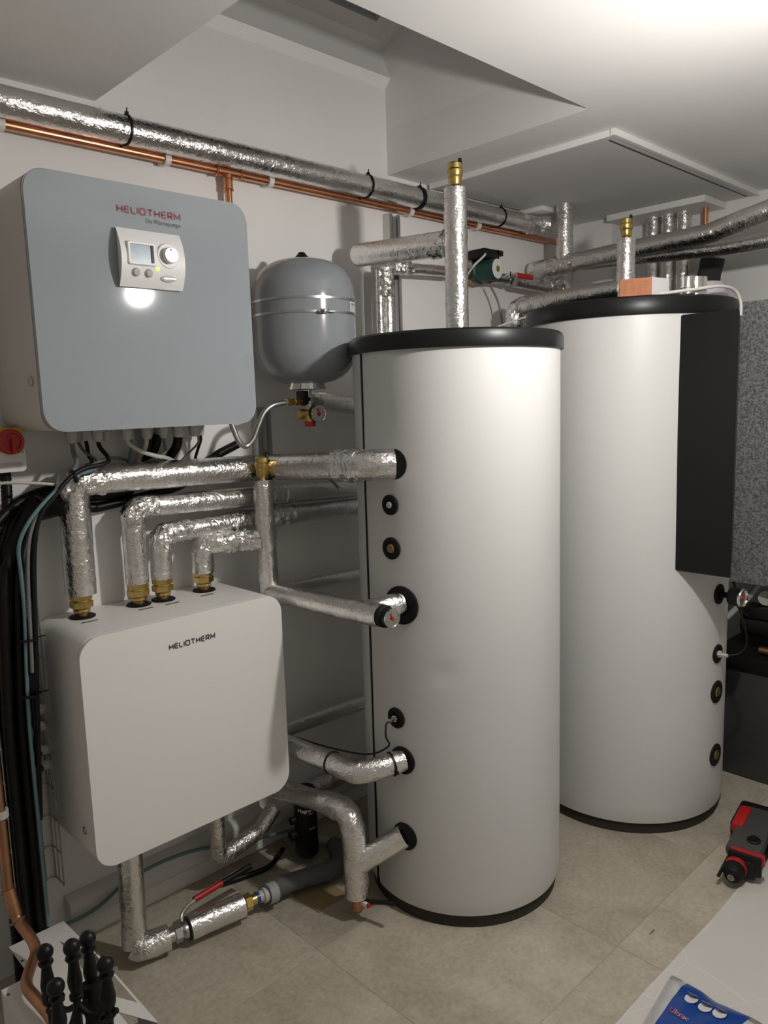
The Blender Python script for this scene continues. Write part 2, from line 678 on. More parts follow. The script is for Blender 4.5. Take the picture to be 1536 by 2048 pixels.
def logo(o, ux, uy, width, height, off):
    """the wide rounded HELIOTHERM lettering, drawn as strokes"""
    W, r = 1.0, 0.28
    G = {
        'H': (0.95, [[(0, 0), (0, 1)], [(0.95, 0), (0.95, 1)], [(0, 0.5), (0.95, 0.5)]]),
        'E': (0.85, [[(0.85, 1)] + arc(r, 1 - r, r, 90, 180) + arc(r, r, r, 180, 270) + [(0.85, 0)], [(0, 0.5), (0.82, 0.5)]]),
        'L': (0.8, [[(0, 1)] + arc(r, r, r, 180, 270) + [(0.8, 0)]]),
        'I': (0.0, [[(0, 0), (0, 1)]]),
        'O': (1.05, ['c', arc(r, 1 - r, r, 90, 180) + arc(r, r, r, 180, 270) + arc(1.05 - r, r, r, 270, 360) + arc(1.05 - r, 1 - r, r, 0, 90)]),
        'T': (1.0, [[(0, 1), (1.0, 1)], [(0.5, 0), (0.5, 1)]]),
        'R': (0.9, [[(0, 0), (0, 1)] + [(0.62, 1)] + arc(0.62, 0.72, 0.28, 90, -90) + [(0, 0.44)], [(0.42, 0.44), (0.9, 0)]]),
        'M': (1.15, [[(0, 0), (0, 0.98), (0.575, 0.3), (1.15, 0.98), (1.15, 0)]]),
    }
    gap, t = 0.46, 0.30
    word = 'HELIOTHERM'
    tot = sum(G[c][0] for c in word) + gap * (len(word) - 1)
    ux, uy, o = V(ux), V(uy), V(o)
    nrm = ux.cross(uy)
    su, sv = width / tot, height / (1 + t)

    def put(u, v):
        return o + ux * (u * su) + uy * (v * sv) + nrm * off
    bm = B()
    x = 0.0
    for c in word:
        w, st = G[c]
        closed = False
        for s in st:
            if s == 'c':
                closed = True
                continue
            ribbon(bm, [(x + u, v) for u, v in s], t, put, closed)
        x += w + gap
    return bm


# ------------------------------------------------------------------ the room shell
XR, XL, YF, YB, ZC = 3.55, -1.35, 2.15, -1.75, 2.39
SH = (1.015, 2.14, 1.30)                    # roof-window shaft: x from, x to, near edge in y
bm = B(); box(bm, (XL, YF, -0.05), (XR + 0.1, YF + 0.15, 2.69)); struct('wall_left', bm, 'wall')
bm = B(); box(bm, (XR, YB, -0.05), (XR + 0.12, YF, ZC + 0.1)); struct('wall_right', bm, 'wall')
bm = B(); box(bm, (3.40, 1.935, -0.0), (XR, YF, ZC)); struct('trim_1', bm, 'wall')        # pier in the corner
bm = B(); box(bm, (XL - 0.12, YB, -0.05), (XL, YF, ZC + 0.1)); struct('wall_rear', bm, 'wall')
bm = B(); box(bm, (XL, YB - 0.12, -0.05), (XR, YB, ZC + 0.1)); struct('wall_front', bm, 'wall')
bm = B()
box(bm, (XL, YB, ZC), (SH[0], YF, ZC + 0.16))
box(bm, (SH[1], YB, ZC), (XR, YF, ZC + 0.16))
box(bm, (SH[0], YB, ZC), (SH[1], SH[2], ZC + 0.16))
struct('ceiling', bm, 'ceil')
# the shaft: side linings, sloped head, ledge under the window
bm = B()
box(bm, (SH[1], SH[2] - 0.05, ZC + 0.16), (SH[1] + 0.08, YF + 0.3, 3.35))
struct('wall_shaft_right', bm, 'wall')
bm = B()
box(bm, (SH[0] - 0.08, SH[2] - 0.05, ZC + 0.16), (SH[0], YF + 0.3, 3.35))
struct('wall_shaft_left', bm, 'wall')
bm = B()
box(bm, (SH[0], SH[2] - 0.08, ZC + 0.16), (SH[1], SH[2], 3.35))
struct('wall_shaft_near', bm, 'wall')
bm = B()
prism(bm, [(YF + 0.15, 2.69), (YF, 2.69), (YF - 0.028, 2.722), (YF - 0.020, 2.735), (YF + 0.02, 2.835), (YF + 0.15, 2.84)], (SH[0], 0, 0), (0, 1, 0), (0, 0, 1), (SH[1] - SH[0], 0, 0))
struct('trim_2', bm, 'wall')


# roof window, its plane rising away from the wall
def wp(u, v, w):
    """u across (x), v up the slope from its foot, w out of the slope (upwards)"""
    s = 22.0
    c, k = math.cos(math.radians(s)), math.sin(math.radians(s))
    return V((u, 2.165 - v * c + w * k, 2.815 + v * k + w * c))


def wbox(bm, u0, v0, w0, u1, v1, w1):
    vs = [bm.verts.new(wp(u, v, w)) for w in (w0, w1) for v in (v0, v1) for u in (u0, u1)]
    for f in ((0, 1, 3, 2), (4, 6, 7, 5), (0, 4, 5, 1), (2, 3, 7, 6), (0, 2, 6, 4), (1, 5, 7, 3)):
        bm.faces.new([vs[i] for i in f])
    return bm


win = bpy.data.objects.new('window_1', None)
COL.objects.link(win)
win['kind'] = 'structure'
ROOT_AT[win.name] = V((0, 0, 0))
x0, x1, vv = SH[0] + 0.0, SH[1], 0.93
fr = [(x0, 0.0, x1, 0.045), (x0, vv - 0.05, x1, vv), (x0, 0.045, x0 + 0.05, vv - 0.05), (x1 - 0.05, 0.045, x1, vv - 0.05)]
for a, b, c, d in fr:
    bm = B(); wbox(bm, a, b, 0.015, c, d, 0.12); obj('window_frame', bm, 'wall', win)
sx0, sx1 = x0 + 0.055, x1 - 0.062
for a, b, c, d in [(sx0, 0.052, sx1, 0.112), (sx0, vv - 0.15, sx1, vv - 0.055), (sx0, 0.112, sx0 + 0.06, vv - 0.15), (sx1 - 0.06, 0.112, sx1, vv - 0.15)]:
    bm = B(); wbox(bm, a, b, 0.0, c, d, 0.035); obj('window_sash', bm, 'windowframe', win)
for a, b, c, d in [(sx0 + 0.06, 0.112, sx1 - 0.06, 0.152), (sx0 + 0.06, 0.152, sx0 + 0.09, vv - 0.15), (sx1 - 0.09, 0.152, sx1 - 0.06, vv - 0.15)]:
    bm = B(); wbox(bm, a, b, 0.02, c, d, 0.06); obj('glazing_bead', bm, 'beadblue', win)
bm = B(); wbox(bm, sx0 + 0.06, 0.11, 0.05, sx1 - 0.06, vv - 0.1, 0.065); obj('window_pane', bm, 'pane', win)
bm = B(); wbox(bm, x0 - 0.1, -0.25, 0.12, x1 + 0.1, vv + 0.3, 0.16); struct('ceiling_shaft_cover', bm, 'wall')

# floor: joint bed and single tiles
bm = B(); box(bm, (XL, YB, -0.05), (XR, YF, -0.0012))
floor = struct('floor', bm, 'grout')
tile_mesh = {}
xs = [-1.77 + 0.6 * k for k in range(10)]
ys = [-2.6 + 0.6 * k for k in range(9)]
for gx in xs:
    for gy in ys:
        a, b = max(gx, XL), min(gx + 0.6, XR)
        c, d = max(gy, YB), min(gy + 0.6, YF)
        if b - a < 0.02 or d - c < 0.02:
            continue
        key = (round(b - a, 3), round(d - c, 3))
        if key not in tile_mesh:
            t = B()
            w, h = (b - a) / 2 - 0.0012, (d - c) / 2 - 0.0012
            box(t, (-w, -h, -0.012), (w, h, 0.0), 0.0008, 1)
            finish(t, 0.3)
            me = bpy.data.meshes.new('tile')
            t.to_mesh(me); t.free()
            me.materials.append(M['tile'])
            tile_mesh[key] = me
        o = bpy.data.objects.new('tile', tile_mesh[key])
        COL.objects.link(o)
        o.parent = floor
        o.location = ((a + b) / 2, (c + d) / 2, random.uniform(-0.0004, 0.0))

# boards on the ceiling
t = thing('ceiling_board', 'large flat access board on the ceiling above the tanks, with white edge trim', 'ceiling board', (2.9, 1.7, 2.37))
bm = B(); box(bm, (2.36, 1.345, 2.372), (3.535, 2.12, 2.3895)); obj('panel', bm, 'board', t)
bm = B(); box(bm, (2.345, 1.330, 2.369), (3.545, 1.345, 2.3895)); obj('edge_strip', bm, 'trimwhite', t)
bm = B(); box(bm, (2.349, 1.345, 2.369), (2.36, 2.13, 2.3895)); obj('edge_strip', bm, 'trimwhite', t)
bm = B(); box(bm, (2.39, 1.372, 2.3706), (3.52, 1.378, 2.372)); obj('slot', bm, 'ink', t)
t = thing('ceiling_board', 'narrow white cover board on the ceiling above the three foil risers', 'ceiling board', (3.46, 1.7, 2.34))
bm = B(); box(bm, (3.33, 1.47, 2.343), (3.545, 1.925, 2.37)); obj('panel', bm, 'trimwhite', t)
bm = B(); box(bm, (2.93, 2.0, 2.352), (3.02, 2.145, 2.3715), 0.002)
solo('cover_plate', bm, 'trimwhite', 'small white cover plate on the ceiling beside the foil riser in the corner', 'cover plate')

# pendant bulb, the only lamp
t = thing('pendant_bulb', 'bare lit bulb hanging on a short cord from the ceiling', 'lamp', tuple(BULB_AT))
bm = B()
cy_, s_ = BULB_AT, 0.036
lathe(bm, [(0, -s_)] + [(s_ * math.cos(a), s_ * math.sin(a)) for a in [math.radians(-90 + 10 * k) for k in range(1, 12)]] + [(0, 0.0123)], cy_, seg=24)
obj('bulb', bm, 'bulb', t)
bm = B(); lathe(bm, [(0, 0.013), (0.0345, 0.013), (0.032, 0.028), (0.024, 0.045), (0.018, 0.05), (0.02, 0.075), (0.012, 0.1), (0.004, 0.105), (0, 0.105)], cy_); obj('socket_light_cap', bm, 'whiteplastic', t)  # unseen wide opaque base, shaped to keep upward light off the ceiling
bm = B(); cyl(bm, cy_ + V((0, 0, 0.1)), V((cy_.x, cy_.y, ZC - 0.02)), 0.003, 8); obj('cord', bm, 'whitecable', t)
bm = B(); lathe(bm, [(0, 0), (0.03, 0.004), (0.042, 0.02), (0, 0.02)], V((cy_.x, cy_.y, ZC - 0.0205))); obj('ceiling_rose', bm, 'whiteplastic', t)

# ------------------------------------------------------------------ the two storage tanks
T1 = V((1.822, 1.560, 0)); R1 = 0.313
T2 = V((2.680, 1.453, 0)); R2 = 0.366


def tank_shell(root, c, r, z0, z1, dents=()):
    bm = B()
    n, m_ = 96, 60
    rows = []
    for j in range(m_ + 1):
        z = z0 + (z1 - z0) * j / m_
        row = []
        for k in range(n):
            a = 2 * PI * k / n
            rr = r
            if j == 0:
                rr -= 0.004
            for da, dz, sa, sz, dep in dents:
                dd = ((a - da + PI) % (2 * PI) - PI)
                rr -= dep * math.exp(-(dd / sa) ** 2 - ((z - dz) / sz) ** 2)
            rr += 0.0009 * noise.noise(V((math.cos(a) * 2.2, math.sin(a) * 2.2, z * 2.5 + r * 9)))
            row.append(bm.verts.new((c.x + rr * math.cos(a), c.y + rr * math.sin(a), z)))
        rows.append(row)
    for p, q in zip(rows, rows[1:]):
        for k in range(n):
            bm.faces.new((p[k], p[(k + 1) % n], q[(k + 1) % n], q[k]))
    bm.faces.new(rows[0]); bm.faces.new(rows[-1])
    obj('jacket', bm, 'jacket', root)
    bm = B(); lathe(bm, [(0, 0), (r - 0.012, 0), (r - 0.012, z0 - 0.0005), (0, z0 - 0.0005)], c, seg=64)
    obj('base_ring', bm, 'shadedbase', root)


def radial(c, r, ang, z, out=0.0):
    a = math.radians(ang)
    return V((c.x + (r + out) * math.cos(a), c.y + (r + out) * math.sin(a), z)), V((math.cos(a), math.sin(a), 0))


def rosette(root, c, r, ang, z, rad, fit=None, dep=0.006, parent=None):
    p, d = radial(c, r, ang, z, -0.004)
    bm = B()
    lathe(bm, [(0, 0), (rad, 0), (rad, 0.004 + dep * 0.7), (rad * 0.9, 0.004 + dep), (rad * 0.55, 0.004 + dep), (rad * 0.5, 0.005), (0, 0.005)], p, d, 28)
    o = obj('port_rosette', bm, 'rubber', root)
    if fit:
        bm = B()
        if fit == 'hex':
            hexnut(bm, p + d * 0.005, p + d * 0.013, rad * 0.34); obj('plug', bm, 'greyplastic', o)
        else:
            lathe(bm, [(0, 0.005), (rad * 0.46, 0.005), (rad * 0.46, 0.009), (rad * 0.36, 0.0125), (0, 0.0125)], p, d, 20)
            obj('brass_plug', bm, 'oldbrass', o)
    return o


tank1 = thing('storage_tank', 'slim white storage tank with black lid and black seam, nearest the wall cabinets', 'tank', tuple(T1))
tank_shell(tank1, T1, R1, 0.042, 1.692, [(math.radians(-148), 0.79, 0.13, 0.012, 0.004), (math.radians(-146), 0.775, 0.05, 0.02, 0.003),
                                         (math.radians(-120), 0.62, 0.3, 0.2, 0.0035), (math.radians(-135), 1.25, 0.25, 0.3, 0.003), (math.radians(-120), 0.36, 0.03, 0.03, 0.002)])
bm = B()
lathe(bm, [(0, 1.690), (0.3215, 1.690), (0.3225, 1.694), (0.3225, 1.722), (0.319, 1.733), (0.311, 1.739), (0.25, 1.743), (0, 1.746)], T1, seg=96)
obj('lid', bm, 'lid', tank1)
bm = B()
for j in range(1):
    n = 24
    a0, a1 = math.radians(160.6), math.radians(162.3)
    vs = []
    for z in (0.034, 1.689):
        for rr in (R1 - 0.003, R1 + 0.0025):
            for a in (a0, a1):
                vs.append(bm.verts.new((T1.x + rr * math.cos(a), T1.y + rr * math.sin(a), z)))
    for f in ((0, 1, 3, 2), (4, 6, 7, 5), (0, 4, 5, 1), (2, 3, 7, 6), (0, 2, 6, 4), (1, 5, 7, 3)):
        bm.faces.new([vs[i] for i in f])
obj('jacket_seam', bm, 'black', tank1)
rosette(tank1, T1, R1, -176.6, 1.262, 0.029, 'hex')
rosette(tank1, T1, R1, -176.6, 1.137, 0.032, 'brass')
rosette(tank1, T1, R1, -171.0, 0.975, 0.056, None)
sens = rosette(tank1, T1, R1, -176.6, 0.630, 0.031, None)
p, d = radial(T1, R1, -176.6, 0.630)
bm = B(); hexnut(bm, p + d * 0.003, p + d * 0.012, 0.011); cyl(bm, p + d * 0.01, p + d * 0.035, 0.006, 14); obj('sensor', bm, 'steel', sens)
rosette(tank1, T1, R1, -172.9, 0.504, 0.042, None)
rosette(tank1, T1, R1, -172.9, 0.263, 0.042, None)
rosette(tank1, T1, R1, -173.5, 1.378, 0.043, None, 0.002)

tank2 = thing('storage_tank', 'wide white storage tank with black lid and a tall black control housing', 'tank', tuple(T2))
tank_shell(tank2, T2, R2, 0.042, 1.815, [(math.radians(-125), 0.5, 0.25, 0.15, 0.004), (math.radians(-130), 1.45, 0.2, 0.3, 0.003), (math.radians(-135), 1.3, 0.03, 0.02, 0.002)])
bm = B()
lathe(bm, [(0, 1.806), (0.3725, 1.806), (0.374, 1.810), (0.374, 1.846), (0.370, 1.860), (0.361, 1.866), (0.30, 1.869), (0, 1.871)], T2, seg=96)
obj('lid', bm, 'lid', tank2)
bm = B(); prism(bm, [(2.468, 1.18), (2.469, 0.972), (2.95, 1.156), (2.92, 1.25)], (0, 0, 0.957), (1, 0, 0), (0, 1, 0), (0, 0, 0.843), 0.004); obj('control_housing', bm, 'black', tank2)
gr = rosette(tank2, T2, R2, -92.0, 0.848, 0.036, None)
p, d = radial(T2, R2, -92.0, 0.848)
bm = B(); cyl(bm, p, p + d * 0.045, 0.010, 14); obj('gauge_stem', bm, 'rubber', gr)
sr = rosette(tank2, T2, R2, -91.6, 0.630, 0.034, None)
p, d = radial(T2, R2, -91.6, 0.630)
bm = B(); hexnut(bm, p + d * 0.003, p + d * 0.014, 0.013); cyl(bm, p + d * 0.012, p + d * 0.038, 0.006, 14); obj('sensor', bm, 'greyplastic', sr)
rosette(tank2, T2, R2, -91.2, 0.488, 0.041, 'brass')
rosette(tank2, T2, R2, -90.3, 0.247, 0.041, 'brass')


def gauge(root, c, axis, r, depth, needle=100, body='black', up=(0, 0, 1), red=True, name='dial_gauge'):
    """round gauge: c is the back centre, axis the way the dial faces"""
    x, y, a = basis(axis)
    upv = V(up)
    y = (upv - a * upv.dot(a)).normalized()
    x = y.cross(a)
    c = V(c)
    bm = B(); lathe(bm, [(0, 0), (r * 0.9, 0), (r, depth * 0.15), (r, depth * 0.86), (0, depth * 0.86)], c, a, 32)
    g = obj(name, bm, body, root)
    bm = B(); lathe(bm, [(r * 0.88, depth * 0.8), (r, depth * 0.8), (r * 1.02, depth * 0.9), (r * 0.97, depth), (r * 0.9, depth), (r * 0.88, depth * 0.9)], c, a, 32)
    obj('bezel', bm, 'chrome', g)
    f = c + a * (depth * 0.87)
    bm = B(); lathe(bm, [(0, 0), (r * 0.88, 0), (r * 0.88, 0.0008), (0, 0.0008)], f, a, 32); obj('dial', bm, 'dial', g)
    f = f + a * 0.0012
    bm = B()
    for k in range(11):
        t_ = math.radians(-45 + 27 * k)
        e1, e2 = x * math.cos(t_) + y * math.sin(t_), -x * math.sin(t_) + y * math.cos(t_)
        vs = [bm.verts.new(f + e1 * (r * q) + e2 * (r * 0.022 * s)) for q, s in ((0.62, -1), (0.8, -1), (0.8, 1), (0.62, 1))]
        bm.faces.new(vs)
    obj('scale_marks', bm, 'ink', g)
    t_ = math.radians(needle)
    e1, e2 = x * math.cos(t_) + y * math.sin(t_), -x * math.sin(t_) + y * math.cos(t_)
    bm = B()
    for q0, q1, w in ((-0.25, 0.7, 0.05),):
        vs = [bm.verts.new(f + a * 0.0012 + e1 * (r * q) + e2 * (r * w * s)) for q, s in ((q0, -1), (q1, -0.4), (q1, 0.4), (q0, 1))]
        bm.faces.new(vs)
    obj('needle', bm, 'red' if red else 'ink', g)
    t2 = math.radians(needle + 14)
    e1, e2 = x * math.cos(t2) + y * math.sin(t2), -x * math.sin(t2) + y * math.cos(t2)
    bm = B()
    vs = [bm.verts.new(f + a * 0.0006 + e1 * (r * q) + e2 * (r * 0.05 * s)) for q, s in ((-0.3, -2), (0.6, -0.6), (0.6, 0.6), (-0.3, 2))]
    bm.faces.new(vs)
    obj('needle', bm, 'ink', g, label='black needle')
    bm = B(); lathe(bm, [(0, 0), (r * 0.2, 0), (r * 0.2, 0.004), (0, 0.004)], f, a, 16); obj('needle_hub', bm, 'red' if red else 'ink', g)
    return g


t = thing('thermometer', 'black bodied dial thermometer on the side of the wide tank', 'gauge', (2.655, 1.03, 0.848))
p, d = radial(T2, R2, -92.0, 0.848, 0.04)
gauge(t, p, (-0.08, -1.0, 0), 0.032, 0.048, 80, name='gauge_body')

# ------------------------------------------------------------------ pipe helpers


def sleeve(root, pts, r, mat_='foil', fr=0.03, crumples=(), amp=0.0009, seg=24, step=0.014, name='foil_sleeve', label=None, roundcap=False):
    bm = B()
    poly = fillet(pts, fr) if fr else [V(p) for p in pts]
    sweep(bm, poly, r, seg, amp, 38, crumples, True, step, roundcap=roundcap)
    return obj(name, bm, mat_, root, label, angle=1.2)


def crinkle(root, pts, r, amp=0.006, freq=70, name='crinkled_tape'):
    """a wrap of badly creased foil tape round a joint"""
    bm = B()
    poly = fillet(pts, 0.03)
    sweep(bm, poly, r + 0.001, 24, amp * 1.25, freq * 0.85, (), True, 0.010)
    return obj(name, bm, 'crinkle', root, angle=0.2)


def tie(root, c, axis, r, head=None):
    bm = B()
    x, y, a = basis(axis)
    lathe(bm, [(r, -0.0025), (r + 0.0022, -0.0025), (r + 0.0022, 0.0025), (r, 0.0025), (r, -0.0025)], c, axis, 28)
    h = V(head) if head else x
    h = (h - a * h.dot(a)).normalized()
    p = V(c) + h * (r + 0.003)
    box(bm, p - V((0.004,) * 3), p + V((0.004,) * 3))
    cyl(bm, p, p + (h + V((0, 0, 0.4))).normalized() * 0.014, 0.0018, 8)
    return obj('cable_tie', bm, 'black', root)


def brass_coupling(root, base, mat_='brass'):
    """compression fitting standing on the cabinet top, in its rubber grommet"""
    b = V(base)
    bm = B(); lathe(bm, [(0.020, 0), (0.034, 0), (0.035, 0.003), (0.031, 0.0055), (0.02, 0.0055), (0.02, 0)], b, seg=32); obj('grommet', bm, 'rubber', root)
    bm = B(); cyl(bm, b, b + V((0, 0, 0.03)), 0.017, 24); obj('copper_stub', bm, 'oldcopper', root)
    bm = B(); lathe(bm, [(0, 0.014), (0.021, 0.014), (0.0225, 0.017), (0.0225, 0.024), (0.024, 0.026), (0.024, 0.028), (0, 0.028)], b, seg=28)
    hexnut(bm, b + V((0, 0, 0.027)), b + V((0, 0, 0.046)), 0.031)
    lathe(bm, [(0, 0.046), (0.026, 0.046), (0.026, 0.050), (0, 0.050)], b, seg=28)
    hexnut(bm, b + V((0, 0, 0.049)), b + V((0, 0, 0.069)), 0.0295)
    obj('brass_fitting', bm, mat_, root, angle=0.5)


def air_vent(root, base, s=1.0):
    b = V(base)
    bm = B()
    lathe(bm, [(0, 0), (0.0105 * s, 0), (0.0105 * s, 0.008 * s), (0.016 * s, 0.010 * s), (0.019 * s, 0.016 * s), (0.0195 * s, 0.032 * s), (0.021 * s, 0.034 * s), (0.0235 * s, 0.040 * s), (0.0235 * s, 0.052 * s),
               (0.0205 * s, 0.056 * s), (0.0205 * s, 0.070 * s), (0.018 * s, 0.073 * s), (0, 0.073 * s)], b, seg=32)
    v = obj('air_vent', bm, 'brass', root, label='brass automatic air vent')
    bm = B()
    q = b + V((0.012 * s, -0.010 * s, 0))
    lathe(bm, [(0, 0.056 * s), (0.006 * s, 0.056 * s), (0.006 * s, 0.078 * s), (0.005 * s, 0.080 * s), (0.0055 * s, 0.086 * s), (0, 0.086 * s)], q, seg=12)
    obj('bleed_cap', bm, 'black', v)


FOILP = 'foil insulated pipes'
ZT = 0.99

# supply pipe: leftmost fitting, up, across to the upper port of the slim tank
t = thing('foil_pipe', 'thick foil-wrapped pipe rising from the leftmost brass fitting and running over to the slim tank', 'pipe', (0.825, 2.065, ZT))
brass_coupling(t, (0.825, 2.065, ZT))
sleeve(t, [(0.826, 2.065, 1.055), (0.830, 2.062, 1.364), (1.435, 2.045, 1.354), (1.455, 1.64, 1.374)], 0.041, fr=0.035, crumples=[((0.83, 2.06, 1.365), 0.12, 0.006), ((1.43, 2.05, 1.354), 0.1, 0.004)])
sleeve(t, [(1.454, 1.66, 1.373), (1.456, 1.565, 1.378), (1.512, 1.527, 1.379)], 0.0435, 'tape', 0.03, amp=0.0014)
crinkle(t, [(1.454, 1.70, 1.371), (1.456, 1.60, 1.376)], 0.0438, 0.007)
crinkle(t, [(0.829, 2.064, 1.34), (0.832, 2.062, 1.366), (0.91, 2.06, 1.363)], 0.041, 0.006)

t = thing('foil_pipe', 'foil-wrapped pipe from the second brass fitting, elbowed along the wall behind the slim tank', 'pipe', (0.99, 2.063, ZT))
brass_coupling(t, (0.99, 2.063, ZT))
sleeve(t, [(0.99, 2.063, 1.055), (0.991, 2.062, 1.272), (1.40, 2.062, 1.262), (1.93, 2.072, 1.243)], 0.0325, fr=0.03, crumples=[((0.99, 2.06, 1.27), 0.09, 0.006)])
crinkle(t, [(0.991, 2.062, 1.225), (0.993, 2.062, 1.272), (1.06, 2.062, 1.270)], 0.0325, 0.006)
sleeve(t, [(1.52, 2.064, 1.2585), (1.60, 2.066, 1.2555)], 0.0345, 'tape', 0, amp=0.0022)

t = thing('foil_pipe', 'foil-wrapped pipe from the third brass fitting, running just under its neighbour along the wall', 'pipe', (1.066, 2.06, ZT))
brass_coupling(t, (1.066, 2.06, ZT))
sleeve(t, [(1.066, 2.06, 1.055), (1.069, 2.06, 1.186), (1.38, 2.062, 1.190), (1.93, 2.068, 1.174)], 0.0315, fr=0.028, crumples=[((1.07, 2.06, 1.18), 0.09, 0.006)])
crinkle(t, [(1.068, 2.06, 1.135), (1.072, 2.06, 1.187), (1.16, 2.06, 1.188)], 0.0315, 0.005)
crinkle(t, [(1.30, 2.061, 1.190), (1.56, 2.063, 1.184)], 0.0325, 0.004)

t = thing('foil_pipe', 'foil-wrapped pipe from the fourth brass fitting to an upright with air vent and thermometer', 'pipe', (1.207, 2.066, ZT))
brass_coupling(t, (1.207, 2.066, ZT))
sleeve(t, [(1.207, 2.066, 1.048), (1.208, 2.066, 1.135), (1.30, 2.03, 1.137)], 0.034, fr=0.03, crumples=[((1.21, 2.066, 1.13), 0.09, 0.005)])
crinkle(t, [(1.209, 2.066, 1.105), (1.213, 2.064, 1.136), (1.29, 2.035, 1.138)], 0.034, 0.005)
crinkle(t, [(1.25, 2.05, 1.136), (1.37, 1.99, 1.132)], 0.031, 0.008)
sleeve(t, [(1.388, 1.975, 0.60), (1.386, 1.98, 1.322)], 0.031, fr=0, crumples=[((1.387, 1.98, 1.13), 0.10, 0.004), ((1.387, 1.98, 0.97), 0.09, 0.004)])
air_vent(t, (1.386, 1.98, 1.321))
sleeve(t, [(1.389, 1.972, 0.965), (1.400, 1.62, 0.970)], 0.032, fr=0, crumples=[((1.39, 1.96, 0.965), 0.10, 0.005)])
sleeve(t, [(1.399, 1.645, 0.970), (1.402, 1.475, 0.974)], 0.033, 'tape', 0, amp=0.0012)
sleeve(t, [(1.405, 1.535, 0.973), (1.512, 1.518, 0.978)], 0.034, 'tape', 0, amp=0.0015)
bm = B(); cyl(bm, (1.402, 1.475, 0.974), (1.402, 1.458, 0.9745), 0.031, 28, bev=0.003); obj('end_collar', bm, 'rubber', t)
gauge(t, (1.402, 1.461, 0.9745), (-0.12, -1, 0.02), 0.0255, 0.030, 100, name='thermometer')

# lower runs into the slim tank
t = thing('foil_pipe', 'foil-wrapped pipe with black cable ties bending into the lower middle port of the slim tank', 'pipe', (1.39, 2.0, 0.46))
sleeve(t, [(1.39, 2.045, 0.462), (1.39, 1.66, 0.482)], 0.031, fr=0)
sleeve(t, [(1.39, 1.70, 0.480), (1.39, 1.588, 0.482), (1.455, 1.545, 0.496), (1.513, 1.522, 0.504)], 0.0325, 'crinkle', 0.035, crumples=[((1.40, 1.58, 0.485), 0.09, 0.005)])
sleeve(t, [(1.39, 2.06, 0.452), (1.93, 2.085, 0.422)], 0.0275, fr=0, amp=0.0006)
crinkle(t, [(1.385, 2.04, 0.46), (1.40, 2.062, 0.452), (1.47, 2.066, 0.448)], 0.031, 0.007)
tie(t, (1.39, 1.70, 0.480), (0, 1, -0.05), 0.033, (0, 0, -1))
tie(t, (1.39, 2.0, 0.464), (0, 1, -0.05), 0.0315, (0, 0, 1))
tie(t, (1.478, 1.535, 0.4995), (0.8, -0.32, 0.1), 0.034, (-0.5, -1, -0.4))

t = thing('foil_pipe', 'foil-wrapped pipe turning down beside the slim tank, with a drain valve at its foot', 'pipe', (1.403, 1.63, 0.06))
sleeve(t, [(1.40, 2.06, 0.276), (1.40, 1.70, 0.335)], 0.0325, fr=0)
sleeve(t, [(1.40, 1.76, 0.326), (1.401, 1.645, 0.342), (1.404, 1.628, 0.24), (1.405, 1.626, 0.077)], 0.0375, 'crinkle', 0.06, crumples=[((1.40, 1.64, 0.32), 0.1, 0.006), ((1.40, 1.62, 0.16), 0.12, 0.003)])
sleeve(t, [(1.408, 1.614, 0.185), (1.512, 1.526, 0.262)], 0.0345, 'tape', 0, amp=0.001)
bm = B(); cyl(bm, (1.405, 1.626, 0.08), (1.405, 1.626, 0.055), 0.012, 16); lathe(bm, [(0, 0), (0.014, 0), (0.018, 0.008), (0.018, 0.03), (0.014, 0.038), (0, 0.038)], (1.405, 1.626, 0.024), seg=20); obj('drain_valve', bm, 'oldcopper', t)
bm = B()
sweep(bm, fillet([(1.405, 1.626, 0.062), (1.412, 1.60, 0.062), (1.432, 1.525, 0.085), (1.436, 1.50, 0.090)], 0.02), 0.007, 10, step=0.01)
obj('valve_lever', bm, 'black', t)
bm = B(); box(bm, (1.399, 1.583, 0.054), (1.416, 1.608, 0.068), 0.002); obj('valve_tag', bm, 'whiteplastic', t, label='white tag with red stripe')
bm = B(); box(bm, (1.401, 1.576, 0.0545), (1.4165, 1.583, 0.0685), 0.002); obj('tag_stripe', bm, 'red', t)

for lab, a, b, r, nm in (
        ('foil-wrapped wall pipe glimpsed below the pressure gauge, ending behind the slim tank', (1.665, 2.08, 1.562), (1.98, 2.08, 1.53), 0.031, 'foil_pipe'),
        ('foil-wrapped wall pipe just above the thermometer run, half hidden by the slim tank', (1.47, 2.09, 0.932), (1.95, 2.09, 0.915), 0.025, 'foil_pipe'),
        ('dull foil-wrapped pipe lowest on the wall behind the slim tank', (1.62, 2.10, 0.165), (1.95, 2.10, 0.16), 0.030, 'foil_pipe')):
    t = thing(nm, lab, 'pipe', a)
    sleeve(t, [a, b], r, fr=0, amp=0.0006, crumples=[(a, 0.09, 0.006)])
    crinkle(t, [V(a) - V((0.01, 0, 0)), V(a).lerp(V(b), 0.18)], r + 0.0005, 0.004)

# foil pipe under the white cabinet, elbowed to the right
t = thing('foil_pipe', 'short crumpled foil pipe hanging below the white wall cabinet', 'pipe', (1.18, 2.03, 0.12))
sleeve(t, [(1.175, 2.03, 0.37), (1.178, 2.03, 0.135), (1.215, 2.03, 0.128), (1.33, 2.03, 0.150), (1.40, 2.035, 0.205)], 0.027, 'crinkle', 0.02, crumples=[((1.18, 2.03, 0.13), 0.08, 0.006), ((1.33, 2.03, 0.15), 0.08, 0.004)])

